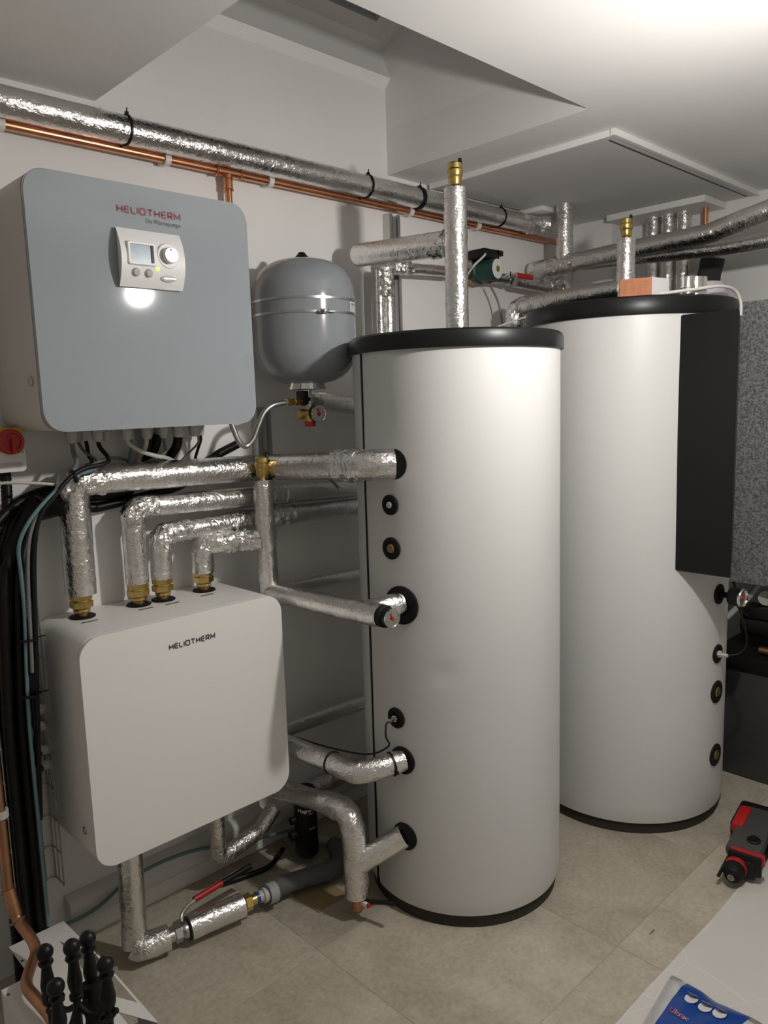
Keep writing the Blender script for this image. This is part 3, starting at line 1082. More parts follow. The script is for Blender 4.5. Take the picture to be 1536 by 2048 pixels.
# long pipe under the ceiling
t = thing('foil_pipe', 'long foil-wrapped pipe running under the ceiling along the whole wall', 'pipe', (1.6, 2.075, 2.27))
sleeve(t, [(-0.4, 2.075, 2.306), (2.98, 2.075, 2.306), (3.02, 2.02, 2.306)], 0.0375, fr=0.02, seg=28, step=0.02, crumples=[((1.5, 2.07, 2.3), 0.3, 0.0018), ((2.9, 2.07, 2.3), 0.15, 0.005)])
crinkle(t, [(2.90, 2.075, 2.306), (2.985, 2.073, 2.306), (3.005, 2.03, 2.306)], 0.038, 0.006)
for xx, rr in ((1.062, 0.039), (1.958, 0.039), (2.224, 0.0395), (2.72, 0.0385)):
    tie(t, (xx, 2.075, 2.306), (1, 0, 0), rr, (0, -0.3, 1))
bm = B(); lathe(bm, [(0.039, -0.008), (0.0415, -0.008), (0.0415, 0.008), (0.039, 0.008), (0.039, -0.008)], (2.224, 2.075, 2.306), (1, 0, 0), 28); obj('strap_band', bm, 'rubber', t)

# vertical on the slim tank with tee
t = thing('foil_pipe', 'foil-wrapped upright on the slim tank lid, with air vent and side branch to the wall', 'pipe', (1.822, 1.55, 1.745))
sleeve(t, [(1.822, 1.55, 1.748), (1.822, 1.55, 2.166)], 0.0345, fr=0, amp=0.0012, crumples=[((1.822, 1.55, 2.02), 0.09, 0.003)])
sleeve(t, [(1.827, 1.57, 2.016), (1.872, 2.045, 2.056)], 0.0385, fr=0, amp=0.0008, roundcap=True)
crinkle(t, [(1.826, 1.575, 2.015), (1.838, 1.67, 2.024)], 0.037, 0.007)
air_vent(t, (1.822, 1.55, 2.165))

# pump circuit
t = thing('foil_pipe', 'pair of foil-wrapped uprights taped together behind the slim tank, branching to the green pump', 'pipe', (2.0, 2.06, 1.3))
sleeve(t, [(1.995, 2.065, 1.25), (1.998, 2.065, 2.02)], 0.017, fr=0, amp=0.0015, seg=18)
sleeve(t, [(2.036, 2.06, 1.25), (2.038, 2.06, 2.03)], 0.022, fr=0, amp=0.0015, seg=18)
crinkle(t, [(2.02, 2.06, 1.93), (2.02, 2.06, 2.03)], 0.032, 0.006)
sleeve(t, [(2.02, 2.06, 2.035), (2.36, 2.06, 2.05)], 0.021, fr=0, amp=0.001, seg=18)
crinkle(t, [(2.04, 2.06, 2.036), (2.15, 2.06, 2.041)], 0.026, 0.007)
t = thing('foil_pipe', 'foil-wrapped pipe from the green pump to the corner riser, with creased joints', 'pipe', (2.95, 2.06, 2.03))
sleeve(t, [(2.79, 2.05, 2.050), (3.07, 2.04, 2.038)], 0.027, fr=0, amp=0.0012)
crinkle(t, [(3.03, 2.045, 2.04), (3.12, 2.035, 2.06)], 0.034, 0.009)

pump = thing('circulation_pump', 'dark green circulation pump with black terminal box on the wall pipe', 'pump', (2.57, 2.05, 2.02))
bm = B(); lathe(bm, [(0, 0), (0.050, 0), (0.052, 0.006), (0.052, 0.02), (0.045, 0.026), (0.045, 0.09), (0.040, 0.102), (0, 0.102)], (2.58, 2.09, 2.072), (0.12, -1, 0), 36); obj('motor_housing', bm, 'pumpgreen', pump)
bm = B(); lathe(bm, [(0, 0), (0.039, 0), (0.039, 0.003), (0, 0.003)], (2.5922, 1.9895, 2.072), (0.12, -1, 0), 32); pl = obj('name_plate', bm, 'dial', pump, label='pale round name plate')
bm = B(); lathe(bm, [(0, 0.003), (0.013, 0.003), (0.011, 0.007), (0, 0.007)], (2.5922, 1.9895, 2.072), (0.12, -1, 0), 20); obj('brass_screw', bm, 'brass', pl)
bm = B(); box(bm, (2.525, 2.00, 2.112), (2.625, 2.088, 2.150), 0.006); obj('terminal_box', bm, 'black', pump)
bm = B(); box(bm, (2.605, 2.00, 2.128), (2.65, 2.02, 2.150), 0.003); obj('cable_gland', bm, 'black', pump)
bm = B(); lathe(bm, [(0, 0), (0.045, 0), (0.05, 0.01), (0.045, 0.035), (0, 0.035)], (2.585, 2.125, 2.072), (0, -1, 0), 28); cyl(bm, (2.47, 2.10, 2.06), (2.68, 2.10, 2.055), 0.024, 20); obj('volute', bm, 'oldcopper', pump)


def valve_lever(name, lab, head, tip, axis, c0, c1, grip='red'):
    t = thing(name, lab, 'valve', tuple(head))
    bm = B()
    d = (V(c1) - V(c0)).normalized()
    hexnut(bm, c0, V(c0) + d * 0.018, 0.026); cyl(bm, V(c0) + d * 0.016, V(c1) - d * 0.016, 0.02, 20); hexnut(bm, V(c1) - d * 0.018, c1, 0.026)
    obj('valve_body', bm, 'steel', t)
    h, q = V(head), V(tip)
    u = (q - h).normalized()
    s = V(axis).cross(u).normalized()
    bm = B()
    a = V(axis).normalized()
    cyl(bm, (V(c0) + V(c1)) / 2, h + a * 0.004, 0.008, 12)
    prism(bm, [(-0.012, -0.011), (0.026, -0.011), (0.026, 0.011), (-0.012, 0.011)], h, u, s, a * 0.006)
    obj('lever_plate', bm, 'chrome', t)
    bm = B(); prism(bm, [(0.022, -0.0105), ((q - h).length, -0.0105), ((q - h).length, 0.0105), (0.022, 0.0105)], h - a * 0.002, u, s, a * 0.012, 0.003); obj('lever_grip', bm, grip, t)


valve_lever('ball_valve', 'ball valve with red lever just right of the green pump', (2.712, 2.005, 2.062), (2.84, 1.995, 2.058), (0, -1, 0), (2.66, 2.055, 2.054), (2.76, 2.052, 2.052))
valve_lever('ball_valve', 'ball valve with red lever left of the green pump, behind the foil upright', (2.44, 2.01, 2.072), (2.315, 2.01, 2.066), (0, -1, 0), (2.37, 2.07, 2.052), (2.47, 2.07, 2.055))
bm = B(); sweep(bm, spline([(2.53, 2.0, 2.125), (2.50, 1.985, 2.11), (2.462, 2.02, 2.06), (2.47, 2.10, 1.98)]), 0.0045, 8)
solo('cable', bm, 'whitecable', 'white cable looping from the terminal box of the green pump', 'cable')
bm = B(); sweep(bm, spline([(2.65, 2.07, 2.02), (2.685, 2.06, 1.96), (2.70, 2.05, 1.88), (2.705, 2.05, 1.75)]), 0.0045, 8)
solo('cable', bm, 'greycable', 'thin grey cable hanging down the wall below the green pump', 'cable')

# corner riser and long overhead pipes
t = thing('foil_pipe', 'foil-wrapped riser to the ceiling in the corner, joined to a long bent overhead pipe', 'pipe', (3.0, 1.935, 2.1))
sleeve(t, [(3.0, 1.935, 2.13), (3.0, 1.935, 2.3715)], 0.0365, fr=0, amp=0.001)
sleeve(t, [(3.0, 2.115, 2.118), (3.0, 1.305, 2.143), (3.0, 0.55, 2.30)], 0.0375, fr=0.03, amp=0.0008, crumples=[((3.0, 1.95, 2.12), 0.12, 0.004), ((3.0, 1.3, 2.14), 0.06, 0.003)], roundcap=True)
crinkle(t, [(3.0, 2.02, 2.121), (3.0, 1.88, 2.125)], 0.038, 0.006)
t = thing('foil_pipe', 'straight foil-wrapped pipe close beneath the bent overhead pipe', 'pipe', (3.09, 1.3, 2.06))
sleeve(t, [(3.022, 1.86, 2.116), (3.078, 1.25, 2.095), (3.078, 0.5, 2.112)], 0.030, fr=0.05, amp=0.0007)
t = thing('foil_pipe', 'foil-wrapped upright on the wide tank lid, with an air vent and a long elbowed branch', 'pipe', (2.665, 1.46, 1.87))
sleeve(t, [(2.665, 1.46, 1.872), (2.665, 1.46, 2.108)], 0.0335, fr=0, amp=0.0014, crumples=[((2.665, 1.46, 1.95), 0.08, 0.004)])
sleeve(t, [(2.664, 1.475, 1.936), (2.655, 1.94, 1.922), (2.655, 1.955, 1.76), (2.655, 1.955, 1.50)], 0.035, fr=0.035, amp=0.0012, crumples=[((2.655, 1.94, 1.9), 0.09, 0.006)])
crinkle(t, [(2.655, 1.945, 1.905), (2.655, 1.955, 1.84)], 0.0355, 0.006)
air_vent(t, (2.665, 1.46, 2.107))
bm = B(); cyl(bm, (3.12, 2.02, 0.005), (3.12, 2.02, 2.07), 0.011, 16)
solo('copper_pipe', bm, 'copper', 'thin upright copper pipe in the corner below the long overhead foil pipe', 'pipe')
for k, (yy, lab) in enumerate(((1.757, 'foil riser nearest the corner pier'), (1.684, 'middle one of three foil risers by the far wall'), (1.612, 'foil riser beside the upright copper pipe'))):
    bm = B(); sweep(bm, [(3.45, yy, 0.005), (3.45, yy, 2.343)], 0.031, 22, 0.0012, 38, (), True, 0.02)
    solo('foil_riser', bm, 'foil', lab, 'pipe', FOILP + ' rising behind the wide tank', angle=1.2)
t = thing('copper_pipe', 'upright copper pipe with joint ring at the end of the foil risers', 'pipe', (3.45, 1.517, 1.0))
bm = B(); cyl(bm, (3.45, 1.517, 0.005), (3.45, 1.517, 2.36), 0.0125, 18); obj('tube', bm, 'copper', t)
bm = B(); cyl(bm, (3.45, 1.517, 2.20), (3.45, 1.517, 2.262), 0.0145, 18); ring(bm, (3.45, 1.517, 2.262), (0, 0, 1), 0.0145, 0.003); obj('coupling', bm, 'copper', t)
bm = B(); sweep(bm, fillet([(3.45, 1.50, 1.9), (3.44, 1.495, 2.04), (3.43, 1.47, 2.125)], 0.05), 0.048, 22, 0.004, 40, (), True, 0.015)
solo('foil_offcut', bm, 'foam', 'dark torn end of pipe insulation sticking up beyond the wide tank', 'insulation', angle=1.0)

# copper pipe along the wall
t = thing('copper_pipe', 'shiny copper pipe clipped to the wall under the long foil pipe, with a tee', 'pipe', (1.5, 2.115, 2.25))
bm = B(); cyl(bm, (-0.4, 2.113, 2.265), (3.2, 2.113, 2.265), 0.0125, 20); obj('tube', bm, 'copper', t)
bm = B(); cyl(bm, (1.408, 2.113, 2.255), (1.408, 2.113, 1.75), 0.011, 18); obj('drop_tube', bm, 'copper', t)
bm = B()
cyl(bm, (1.366, 2.113, 2.265), (1.45, 2.113, 2.265), 0.0152, 20); cyl(bm, (1.408, 2.113, 2.265), (1.408, 2.113, 2.212), 0.014, 20)
for px_ in (1.366, 1.45):
    ring(bm, (px_, 2.113, 2.265), (1, 0, 0), 0.0152, 0.003)
ring(bm, (1.408, 2.113, 2.244), (0, 0, 1), 0.014, 0.003); ring(bm, (1.408, 2.113, 2.212), (0, 0, 1), 0.014, 0.003)
obj('tee_fitting', bm, 'copper', t)
for xx in (0.745, 1.20, 1.565, 2.217, 2.62):
    bm = B()
    lathe(bm, [(0.0128, -0.009), (0.018, -0.009), (0.018, 0.009), (0.0128, 0.009), (0.0128, -0.009)], (xx, 2.113, 2.265), (1, 0, 0), 24)
    box(bm, (xx - 0.009, 2.125, 2.251), (xx + 0.009, 2.149, 2.276), 0.002)
    obj('pipe_clip', bm, 'whiteplastic', t)

# galvanised strut rails on the wall
for (xx, z0, z1, lab) in ((2.135, 1.2, 2.243, 'galvanised strut rail on the wall behind the foil branch'), (1.497, 1.10, 1.545, 'galvanised strut rail on the wall beside the flexible hose')):
    bm = B()
    prof = [(-0.028, 0), (0.028, 0), (0.028, 0.036), (0.014, 0.036), (0.014, 0.030), (0.022, 0.030), (0.022, 0.005), (-0.022, 0.005), (-0.022, 0.030), (-0.014, 0.030), (-0.014, 0.036), (-0.028, 0.036)]
    prism(bm, prof, (xx, 2.149, z0), (1, 0, 0), (0, -1, 0), (0, 0, z1 - z0))
    o = solo('strut_rail', bm, 'steel', lab, 'rail')
    bm = B(); lathe(bm, [(0, 0), (0.007, 0), (0.006, 0.004), (0, 0.004)], (xx, 2.144, z1 - 0.06), (0, -1, 0), 14); obj('bolt', bm, 'chrome', o)

# ------------------------------------------------------------------ control cabinet with grey glass front
CX0, CX1, CZ0, CZ1, CY = 0.690, 1.286, 1.502, 2.099, 1.850
ctl = thing('control_cabinet', 'wall cabinet with a grey glass front, red lettering and a small control panel', 'cabinet', (0.985, 2.15, CZ0))
cw, ch = CX1 - CX0, CZ1 - CZ0
ccx, ccz = (CX0 + CX1) / 2, (CZ0 + CZ1) / 2
bm = B(); prism(bm, rrect(cw - 0.006, ch - 0.004, 0.04), (ccx, 1.876, ccz), (1, 0, 0), (0, 0, 1), (0, 0.272, 0), 0.0); obj('housing', bm, 'boxbody', ctl)
bm = B(); prism(bm, rrect(cw - 0.01, ch - 0.01, 0.043), (ccx, 1.864, ccz), (1, 0, 0), (0, 0, 1), (0, 0.0125, 0)); obj('shadow_gap', bm, 'black', ctl)
bm = B(); prism(bm, rrect(cw, ch, 0.048), (ccx, CY, ccz), (1, 0, 0), (0, 0, 1), (0, 0.014, 0), 0.0015); front = obj('glass_front', bm, 'glass', ctl)
bm = logo((0.909, CY, 2.0300), (1, 0, 0), (0, 0, 1), 0.170, 0.0185, 0.0008); obj('lettering', bm, 'logored', front)
bm = text_mesh('Die Wärmepumpe', 0.0165, (1.0795, CY, 2.0115), (1, 0, 0), (0, 0, 1), 0.0008, 'RIGHT', 0.78); obj('lettering', bm, 'ink', front, label='thin grey lettering under the red name')
bm = B(); lathe(bm, [(0, 0), (0.012, 0), (0.012, 0.004), (0.009, 0.006), (0, 0.006)], (0.693, 1.915, 1.624), (-1, 0, 0), 20); box(bm, (0.686, 1.9135, 1.617), (0.6875, 1.9165, 1.631)); obj('cam_lock', bm, 'steel', ctl)
# bowed control panel
pz0, pz1, px0, px1 = 1.8505, 1.990, 0.896, 1.068
pcz, phh = (pz0 + pz1) / 2, (pz1 - pz0) / 2


def bow(z):
    return CY - 0.010 - 0.022 * (1 - ((z - pcz) / phh) ** 2)


bm = B()
n = 20
fr_, bk = [], []
for j in range(n + 1):
    z = pz0 + (pz1 - pz0) * j / n
    fr_.append([bm.verts.new((x, bow(z), z)) for x in (px0, px1)])
    bk.append([bm.verts.new((x, CY - 0.0002, z)) for x in (px0 + 0.006, px1 - 0.006)])
for j in range(n):
    bm.faces.new((fr_[j][0], fr_[j][1], fr_[j + 1][1], fr_[j + 1][0]))
    bm.faces.new((bk[j][0], bk[j + 1][0], bk[j + 1][1], bk[j][1]))
    bm.faces.new((fr_[j][0], fr_[j + 1][0], bk[j + 1][0], bk[j][0]))
    bm.faces.new((fr_[j][1], bk[j][1], bk[j + 1][1], fr_[j + 1][1]))
bm.faces.new((fr_[0][0], bk[0][0], bk[0][1], fr_[0][1]))
bm.faces.new((fr_[n][0], fr_[n][1], bk[n][1], bk[n][0]))
cp = obj('control_panel', bm, 'panelwhite', ctl, label='small bowed silvery white panel')


def yb(z, o=0.0):
    return bow(z) - o


zc_ = 1.9290
outer, inner = rrect(0.076, 0.056, 0.006, 4), rrect(0.062, 0.0425, 0.002, 4)
ya, yb_ = bow(zc_) - 0.004, bow(zc_) + 0.004
bm = B()
vo = [bm.verts.new((0.9490 + u, ya + 0.003, zc_ + v)) for u, v in outer]
vm_ = [bm.verts.new((0.9490 + u * 0.94, ya, zc_ + v * 0.94)) for u, v in outer]
vi = [bm.verts.new((0.9490 + u, ya, zc_ + v)) for u, v in inner]
vd = [bm.verts.new((0.9490 + u, yb_ - 0.0035, zc_ + v)) for u, v in inner]
k_ = len(vo)
for i in range(k_):
    j = (i + 1) % k_
    bm.faces.new((vo[i], vo[j], vm_[j], vm_[i])); bm.faces.new((vm_[i], vm_[j], vi[j], vi[i])); bm.faces.new((vi[i], vi[j], vd[j], vd[i]))
obj('display_bezel', bm, 'panelwhite', cp)
bm = B(); box(bm, (0.9185, ya + 0.0025, zc_ - 0.021), (0.9775, ya + 0.0065, zc_ + 0.021)); ds = obj('display', bm, 'display', cp)
bm = B(); box(bm, (0.9735, ya + 0.0005, zc_ - 0.0208), (0.9795, ya + 0.0035, zc_ + 0.0205)); obj('display_edge', bm, 'black', cp)
bm = B(); lathe(bm, [(0, 0), (0.031, 0), (0.029, 0.003), (0, 0.003)], (1.0215, bow(1.9310) + 0.001, 1.9310), (0, -1, 0), 32); obj('knob_dish', bm, 'panelwhite', cp)
bm = B(); lathe(bm, [(0, 0), (0.0195, 0), (0.0195, 0.014), (0.018, 0.0165), (0, 0.0165)], (1.0215, bow(1.9310) - 0.001, 1.9310), (0, -1, 0), 36)
kn = obj('turn_knob', bm, 'silver', cp, label='round brushed silver knob')
bm = B(); lathe(bm, [(0.0025, 0.0165), (0.004, 0.0165), (0.004, 0.0175), (0.0025, 0.0175), (0.0025, 0.0165)], (1.0195, bow(1.9310) - 0.001, 1.9430), (0, -1, 0), 16); obj('knob_mark', bm, 'steel', cp)
for bx in (0.933, 0.967):
    bm = B(); lathe(bm, [(0, 0), (0.0105, 0), (0.0105, 0.002), (0.009, 0.003), (0.0085, 0.004), (0.007, 0.0055), (0, 0.006)], (bx, bow(1.8850), 1.8850), (0, -0.95, -0.22), 24); obj('push_button', bm, 'greyplastic', cp)
bm = B(); lathe(bm, [(0, 0), (0.0042, 0), (0.0038, 0.002), (0, 0.003)], (0.9910, bow(1.8960), 1.8965), (0, -1, 0), 16); obj('status_led', bm, 'led', cp)
bm = B(); lathe(bm, [(0, 0), (0.0215, 0), (0.0205, 0.002), (0, 0.003)], (1.0215, bow(1.8760) - 0.0005, 1.8760), (0, -0.96, -0.2), 28, ecc=0.0082 / 0.0215); ov = obj('maker_badge', bm, 'greyplastic', cp)
bm = B(); box(bm, (1.0090, bow(1.8760) - 0.0042, 1.8750), (1.0410, bow(1.8760) - 0.0034, 1.8775)); obj('badge_print', bm, 'chrome', cp)
# cable glands along the underside
GL = [(0.833, 1.0), (0.867, 1.0), (0.904, 1.0), (0.947, 1.0), (0.988, 1.0), (1.020, 0.9), (1.048, 1.0), (1.074, 1.0), (1.100, 0.85), (1.112, 1.0), (1.150, 1.3), (1.179, 0.8), (1.204, 1.25), (1.248, 0.8)]
for k, (gx, s) in enumerate(GL):
    yy = 2.055 if k % 2 == 0 else 2.098
    bm = B()
    hexnut(bm, (gx, yy, CZ0 + 0.003), (gx, yy, CZ0 - 0.011), 0.0165 * s)
    lathe(bm, [(0, 0.011), (0.0145 * s, 0.011), (0.0145 * s, 0.026), (0.011 * s, 0.035), (0.007 * s, 0.037), (0, 0.037)], (gx, yy, CZ0), (0, 0, -1), 16)
    obj('cable_gland', bm, 'greyplastic', ctl)

# isolator switch
iso = thing('isolator_switch', 'wall isolator switch with a red rotary knob on a yellow plate', 'switch', (0.66, 2.15, 1.42))
bm = B(); box(bm, (0.560, 2.072, 1.452), (0.7135, 2.149, 1.512), 0.006); obj('enclosure', bm, 'boxbody', iso)
bm = B(); box(bm, (0.560, 2.066, 1.452), (0.7135, 2.0725, 1.514), 0.002); obj('yellow_plate', bm, 'yellow', iso, label='yellow backing plate')
bm = B(); prism(bm, rrect(0.165, 0.062, 0.008, 5), (0.634, 2.068, 1.4325), (1, 0, 0), (0, 0, 1), (0, 0.075, 0), 0.002); ft = obj('cable_cover', bm, 'whiteplastic', iso)
bm = B(); prism(bm, rrect(0.14, 0.014, 0.0068, 5), (0.638, 2.0672, 1.4190), (1, 0, 0), (0, 0, 1), (0, 0.002, 0)); obj('slot', bm, 'greyplastic', iso)
bm = text_mesh('GEWISS', 0.011, (0.6895, 2.0675, 1.4445), (1, 0, 0), (0, 0, 1), 0.0006, 'LEFT', 0.55) if False else text_mesh('GEWISS', 0.010, (0.7125, 2.0675, 1.4480), (1, 0, 0), (0, 0, 1), 0.0006, 'RIGHT', 0.7)
obj('lettering', bm, 'ink', iso)
bm = B(); lathe(bm, [(0, 0), (0.032, 0), (0.032, 0.012), (0.029, 0.016), (0.023, 0.016), (0.022, 0.012), (0, 0.012)], (0.680, 2.066, 1.4785), (0, -1, 0), 36); kb = obj('rotary_knob', bm, 'red', iso)
bm = B(); box(bm, (0.6775, 2.040, 1.450), (0.6865, 2.0545, 1.486), 0.002); obj('knob_grip', bm, 'red', iso)

# ------------------------------------------------------------------ white wall cabinet below
HX0, HX1, HZ0, HZ1, HY = 0.722, 1.338, 0.372, 0.990, 1.850
hyd = thing('wall_cabinet', 'white wall cabinet with rounded front and small grey lettering below the grey one', 'cabinet', (1.03, 2.15, HZ0))
hw, hh, hx, hz = HX1 - HX0, HZ1 - HZ0, (HX0 + HX1) / 2, (HZ0 + HZ1) / 2
bm = B(); prism(bm, rrect(hw - 0.004, hh, 0.05, 10), (hx, 1.868, hz), (1, 0, 0), (0, 0, 1), (0, 0.281, 0)); obj('housing', bm, 'whitebox', hyd)
bm = B(); prism(bm, rrect(hw - 0.012, hh - 0.010, 0.05, 10), (hx, 1.862, hz), (1, 0, 0), (0, 0, 1), (0, 0.007, 0)); obj('shadow_gap', bm, 'black', hyd)
bm = B(); prism(bm, rrect(hw, hh, 0.055, 10), (hx, HY, hz), (1, 0, 0), (0, 0, 1), (0, 0.0125, 0), 0.002); hf = obj('front_panel', bm, 'whitebox', hyd)
bm = logo((0.9645, HY, 0.9075), (1, 0, 0), (0, 0, 1), 0.140, 0.0165, 0.0008); obj('lettering', bm, 'ink', hf)
bm = B(); lathe(bm, [(0, 0), (0.011, 0), (0.011, 0.003), (0.008, 0.005), (0, 0.005)], (HX0 + 0.003, 1.914, 0.464), (-1, 0, 0), 20); box(bm, (HX0 - 0.0036, 1.9125, 0.458), (HX0 - 0.002, 1.9155, 0.470)); obj('cam_lock', bm, 'steel', hyd)
for gx, gy in ((0.818, 2.002), (0.982, 2.005), (1.062, 2.0), (1.182, 2.008)):
    bm = B(); box(bm, (gx - 0.022, gy - 0.004, HZ1 + 0.0002), (gx + 0.022, gy + 0.004, HZ1 + 0.0007)); obj('port_marking', bm, 'ink', hyd)
for gz in (0.744, 0.696, 0.627, 0.583):
    bm = B(); hexnut(bm, (HX0 + 0.004, 2.118, gz), (HX0 - 0.007, 2.118, gz), 0.0155); lathe(bm, [(0, 0.006), (0.013, 0.006), (0.013, 0.019), (0.009, 0.025), (0, 0.025)], (HX0 + 0.001, 2.118, gz), (-1, 0, 0), 16); obj('cable_gland', bm, 'whiteplastic', hyd)

# ------------------------------------------------------------------ expansion vessel with its valve group
VX, VY, VR = 1.561, 1.958, 0.1615
ves = thing('expansion_vessel', 'grey expansion vessel strapped to the wall between cabinet and slim tank', 'vessel', (VX, VY, 1.6))
bm = B()
prof = []
for k in range(0, 21):
    a = math.radians(-90 + 4.5 * k)
    prof.append((VR * max(0.0, math.cos(a)) ** 0.66, 1.738 - 0.126 * abs(math.sin(a)) ** 0.9) if k else (0.0, 1.612))
for k in range(0, 21):
    a = math.radians(4.5 * k)
    prof.append((VR * max(0.0, math.cos(a)) ** 0.66, 1.868 + 0.130 * abs(math.sin(a)) ** 0.9) if k < 20 else (0.0, 1.998))
lathe(bm, prof, (VX, VY, 0), seg=72); obj('shell', bm, 'vessel', ves, angle=1.2)
for zz in (1.823, 1.864):
    bm = B(); lathe(bm, [(VR, -0.0035), (VR + 0.0025, -0.0035), (VR + 0.0025, 0.0035), (VR, 0.0035), (VR, -0.0035)], (VX, VY, zz), seg=72); obj('strap', bm, 'steel', ves)
bm = B(); box(bm, (1.502, 1.786, 1.816), (1.522, 1.803, 1.829), 0.003); cyl(bm, (1.490, 1.802, 1.822), (1.540, 1.786, 1.822), 0.0035, 10); hexnut(bm, (1.494, 1.799, 1.822), (1.503, 1.796, 1.822), 0.007); obj('strap_clamp', bm, 'chrome', ves)
bm = B(); lathe(bm, [(0, 1.992), (0.028, 1.992), (0.027, 1.999), (0.013, 2.014), (0.010, 2.019), (0, 2.021)], (VX, VY, 0), seg=28); obj('valve_cap', bm, 'black', ves)
bm = B(); lathe(bm, [(0, 1.618), (0.062, 1.618), (0.062, 1.606), (0.066, 1.605), (0.066, 1.598), (0.06, 1.596), (0.014, 1.596), (0.014, 1.575), (0, 1.575)], (VX, VY, 0), seg=36); obj('flange', bm, 'chrome', ves)
bm = B()
for j in range(5):
    for zz in (1.826, 1.860):
        pass
a0, a1 = math.radians(-68), math.radians(-45)
vs = [[bm.verts.new((VX + (VR + 0.0006) * math.cos(a0 + (a1 - a0) * k / 5), VY + (VR + 0.0006) * math.sin(a0 + (a1 - a0) * k / 5), z)) for k in range(6)] for z in (1.828, 1.859)]
for k in range(5):
    bm.faces.new((vs[0][k], vs[0][k + 1], vs[1][k + 1], vs[1][k]))
rl = obj('rating_label', bm, 'carton', ves)
bm = B()
for row in range(6):
    for c0, c1 in ((0.1, 0.42), (0.55, 0.85)) if row else ((0.1, 0.85),):
        zz = 1.854 - row * 0.0045
        hgt = 0.003 if row == 0 else 0.0012
        for s_ in range(3):
            b0, b1 = c0 + (c1 - c0) * s_ / 3, c0 + (c1 - c0) * (s_ + 0.8) / 3
            q = [bm.verts.new((VX + (VR + 0.0012) * math.cos(a0 + (a1 - a0) * b), VY + (VR + 0.0012) * math.sin(a0 + (a1 - a0) * b), z)) for b, z in ((b0, zz - hgt), (b1, zz - hgt), (b1, zz), (b0, zz))]
            bm.faces.new(q)
obj('label_print', bm, 'ink', ves)
bm = B(); box(bm, (VX - 0.05, 2.10, 1.80), (VX + 0.05, 2.149, 1.89), 0.003); obj('wall_bracket', bm, 'steel', ves)

vg = thing('safety_valve_group', 'valve group with brass body, red cap and round pressure gauge under the expansion vessel', 'valve', (1.545, 1.93, 1.48))
bm = B(); hexnut(bm, (1.556, 1.952, 1.578), (1.556, 1.952, 1.556), 0.017); box(bm, (1.540, 1.915, 1.548), (1.572, 1.955, 1.572), 0.004); obj('connection_block', bm, 'steel', vg)
bm = B(); box(bm, (1.517, 1.92, 1.550), (1.536, 1.962, 1.592), 0.003); cyl(bm, (1.515, 1.935, 1.560), (1.545, 1.935, 1.560), 0.013, 16); obj('shut_off_cap', bm, 'black', vg)
bm = B(); cyl(bm, (1.545, 1.93, 1.560), (1.545, 1.93, 1.528), 0.013, 18); cyl(bm, (1.552, 1.93, 1.558), (1.60, 1.935, 1.555), 0.011, 16); obj('tee', bm, 'steel', vg)
bm = B(); lathe(bm, [(0, 0), (0.019, 0), (0.021, 0.006), (0.021, 0.030), (0.016, 0.036), (0.016, 0.044), (0, 0.044)], (1.540, 1.925, 1.4965), seg=24); cyl(bm, (1.540, 1.925, 1.520), (1.502, 1.935, 1.520), 0.016, 20, bev=0.003); obj('valve_body', bm, 'brass', vg)
bm = B(); lathe(bm, [(0, 0), (0.016, 0), (0.017, 0.002), (0.017, 0.012), (0.019, 0.0125), (0.019, 0.016), (0, 0.016)], (1.540, 1.925, 1.481), seg=20); obj('relief_cap', bm, 'red', vg, label='red relief cap')
gauge(vg, (1.552, 1.918, 1.520), (-0.18, -0.98, 0), 0.0265, 0.034, 92, name='pressure_gauge')
crinkle(vg, [(1.595, 1.945, 1.553), (1.62, 1.97, 1.556), (1.665, 2.07, 1.562)], 0.020, 0.006)
t = thing('flexible_hose', 'braided flexible hose looping from the valve group down behind the grey cabinet', 'hose', (1.3, 1.95, 1.43))
bm = B(); sweep(bm, spline([(1.478, 1.932, 1.556), (1.44, 1.93, 1.556), (1.40, 1.93, 1.549), (1.372, 1.935, 1.528), (1.352, 1.94, 1.49), (1.335, 1.945, 1.452), (1.312, 1.95, 1.432), (1.288, 1.95, 1.445), (1.272, 1.955, 1.49), (1.262, 1.96, 1.53)], 8), 0.0085, 14)
obj('braid', bm, 'wire', t)
bm = B(); hexnut(bm, (1.452, 1.931, 1.557), (1.470, 1.931, 1.558), 0.0135); cyl(bm, (1.468, 1.931, 1.558), (1.518, 1.933, 1.560), 0.0095, 16); hexnut(bm, (1.484, 1.931, 1.558), (1.502, 1.932, 1.559), 0.0125); obj('end_fitting', bm, 'brass', t)

# ------------------------------------------------------------------ conduits, cables, tray


def corrugated(name, pts, r, lab, grp):
    bm = B()
    poly = resample(fillet(pts, 0.09, 8) if len(pts) < 20 else pts, 0.0042)
    sweep(bm, poly, r, 12, rfun=lambda t_, i: r * (1.0 if i % 2 else 0.9))
    return solo(name, bm, 'corr', lab, 'conduit', grp, angle=2.0)


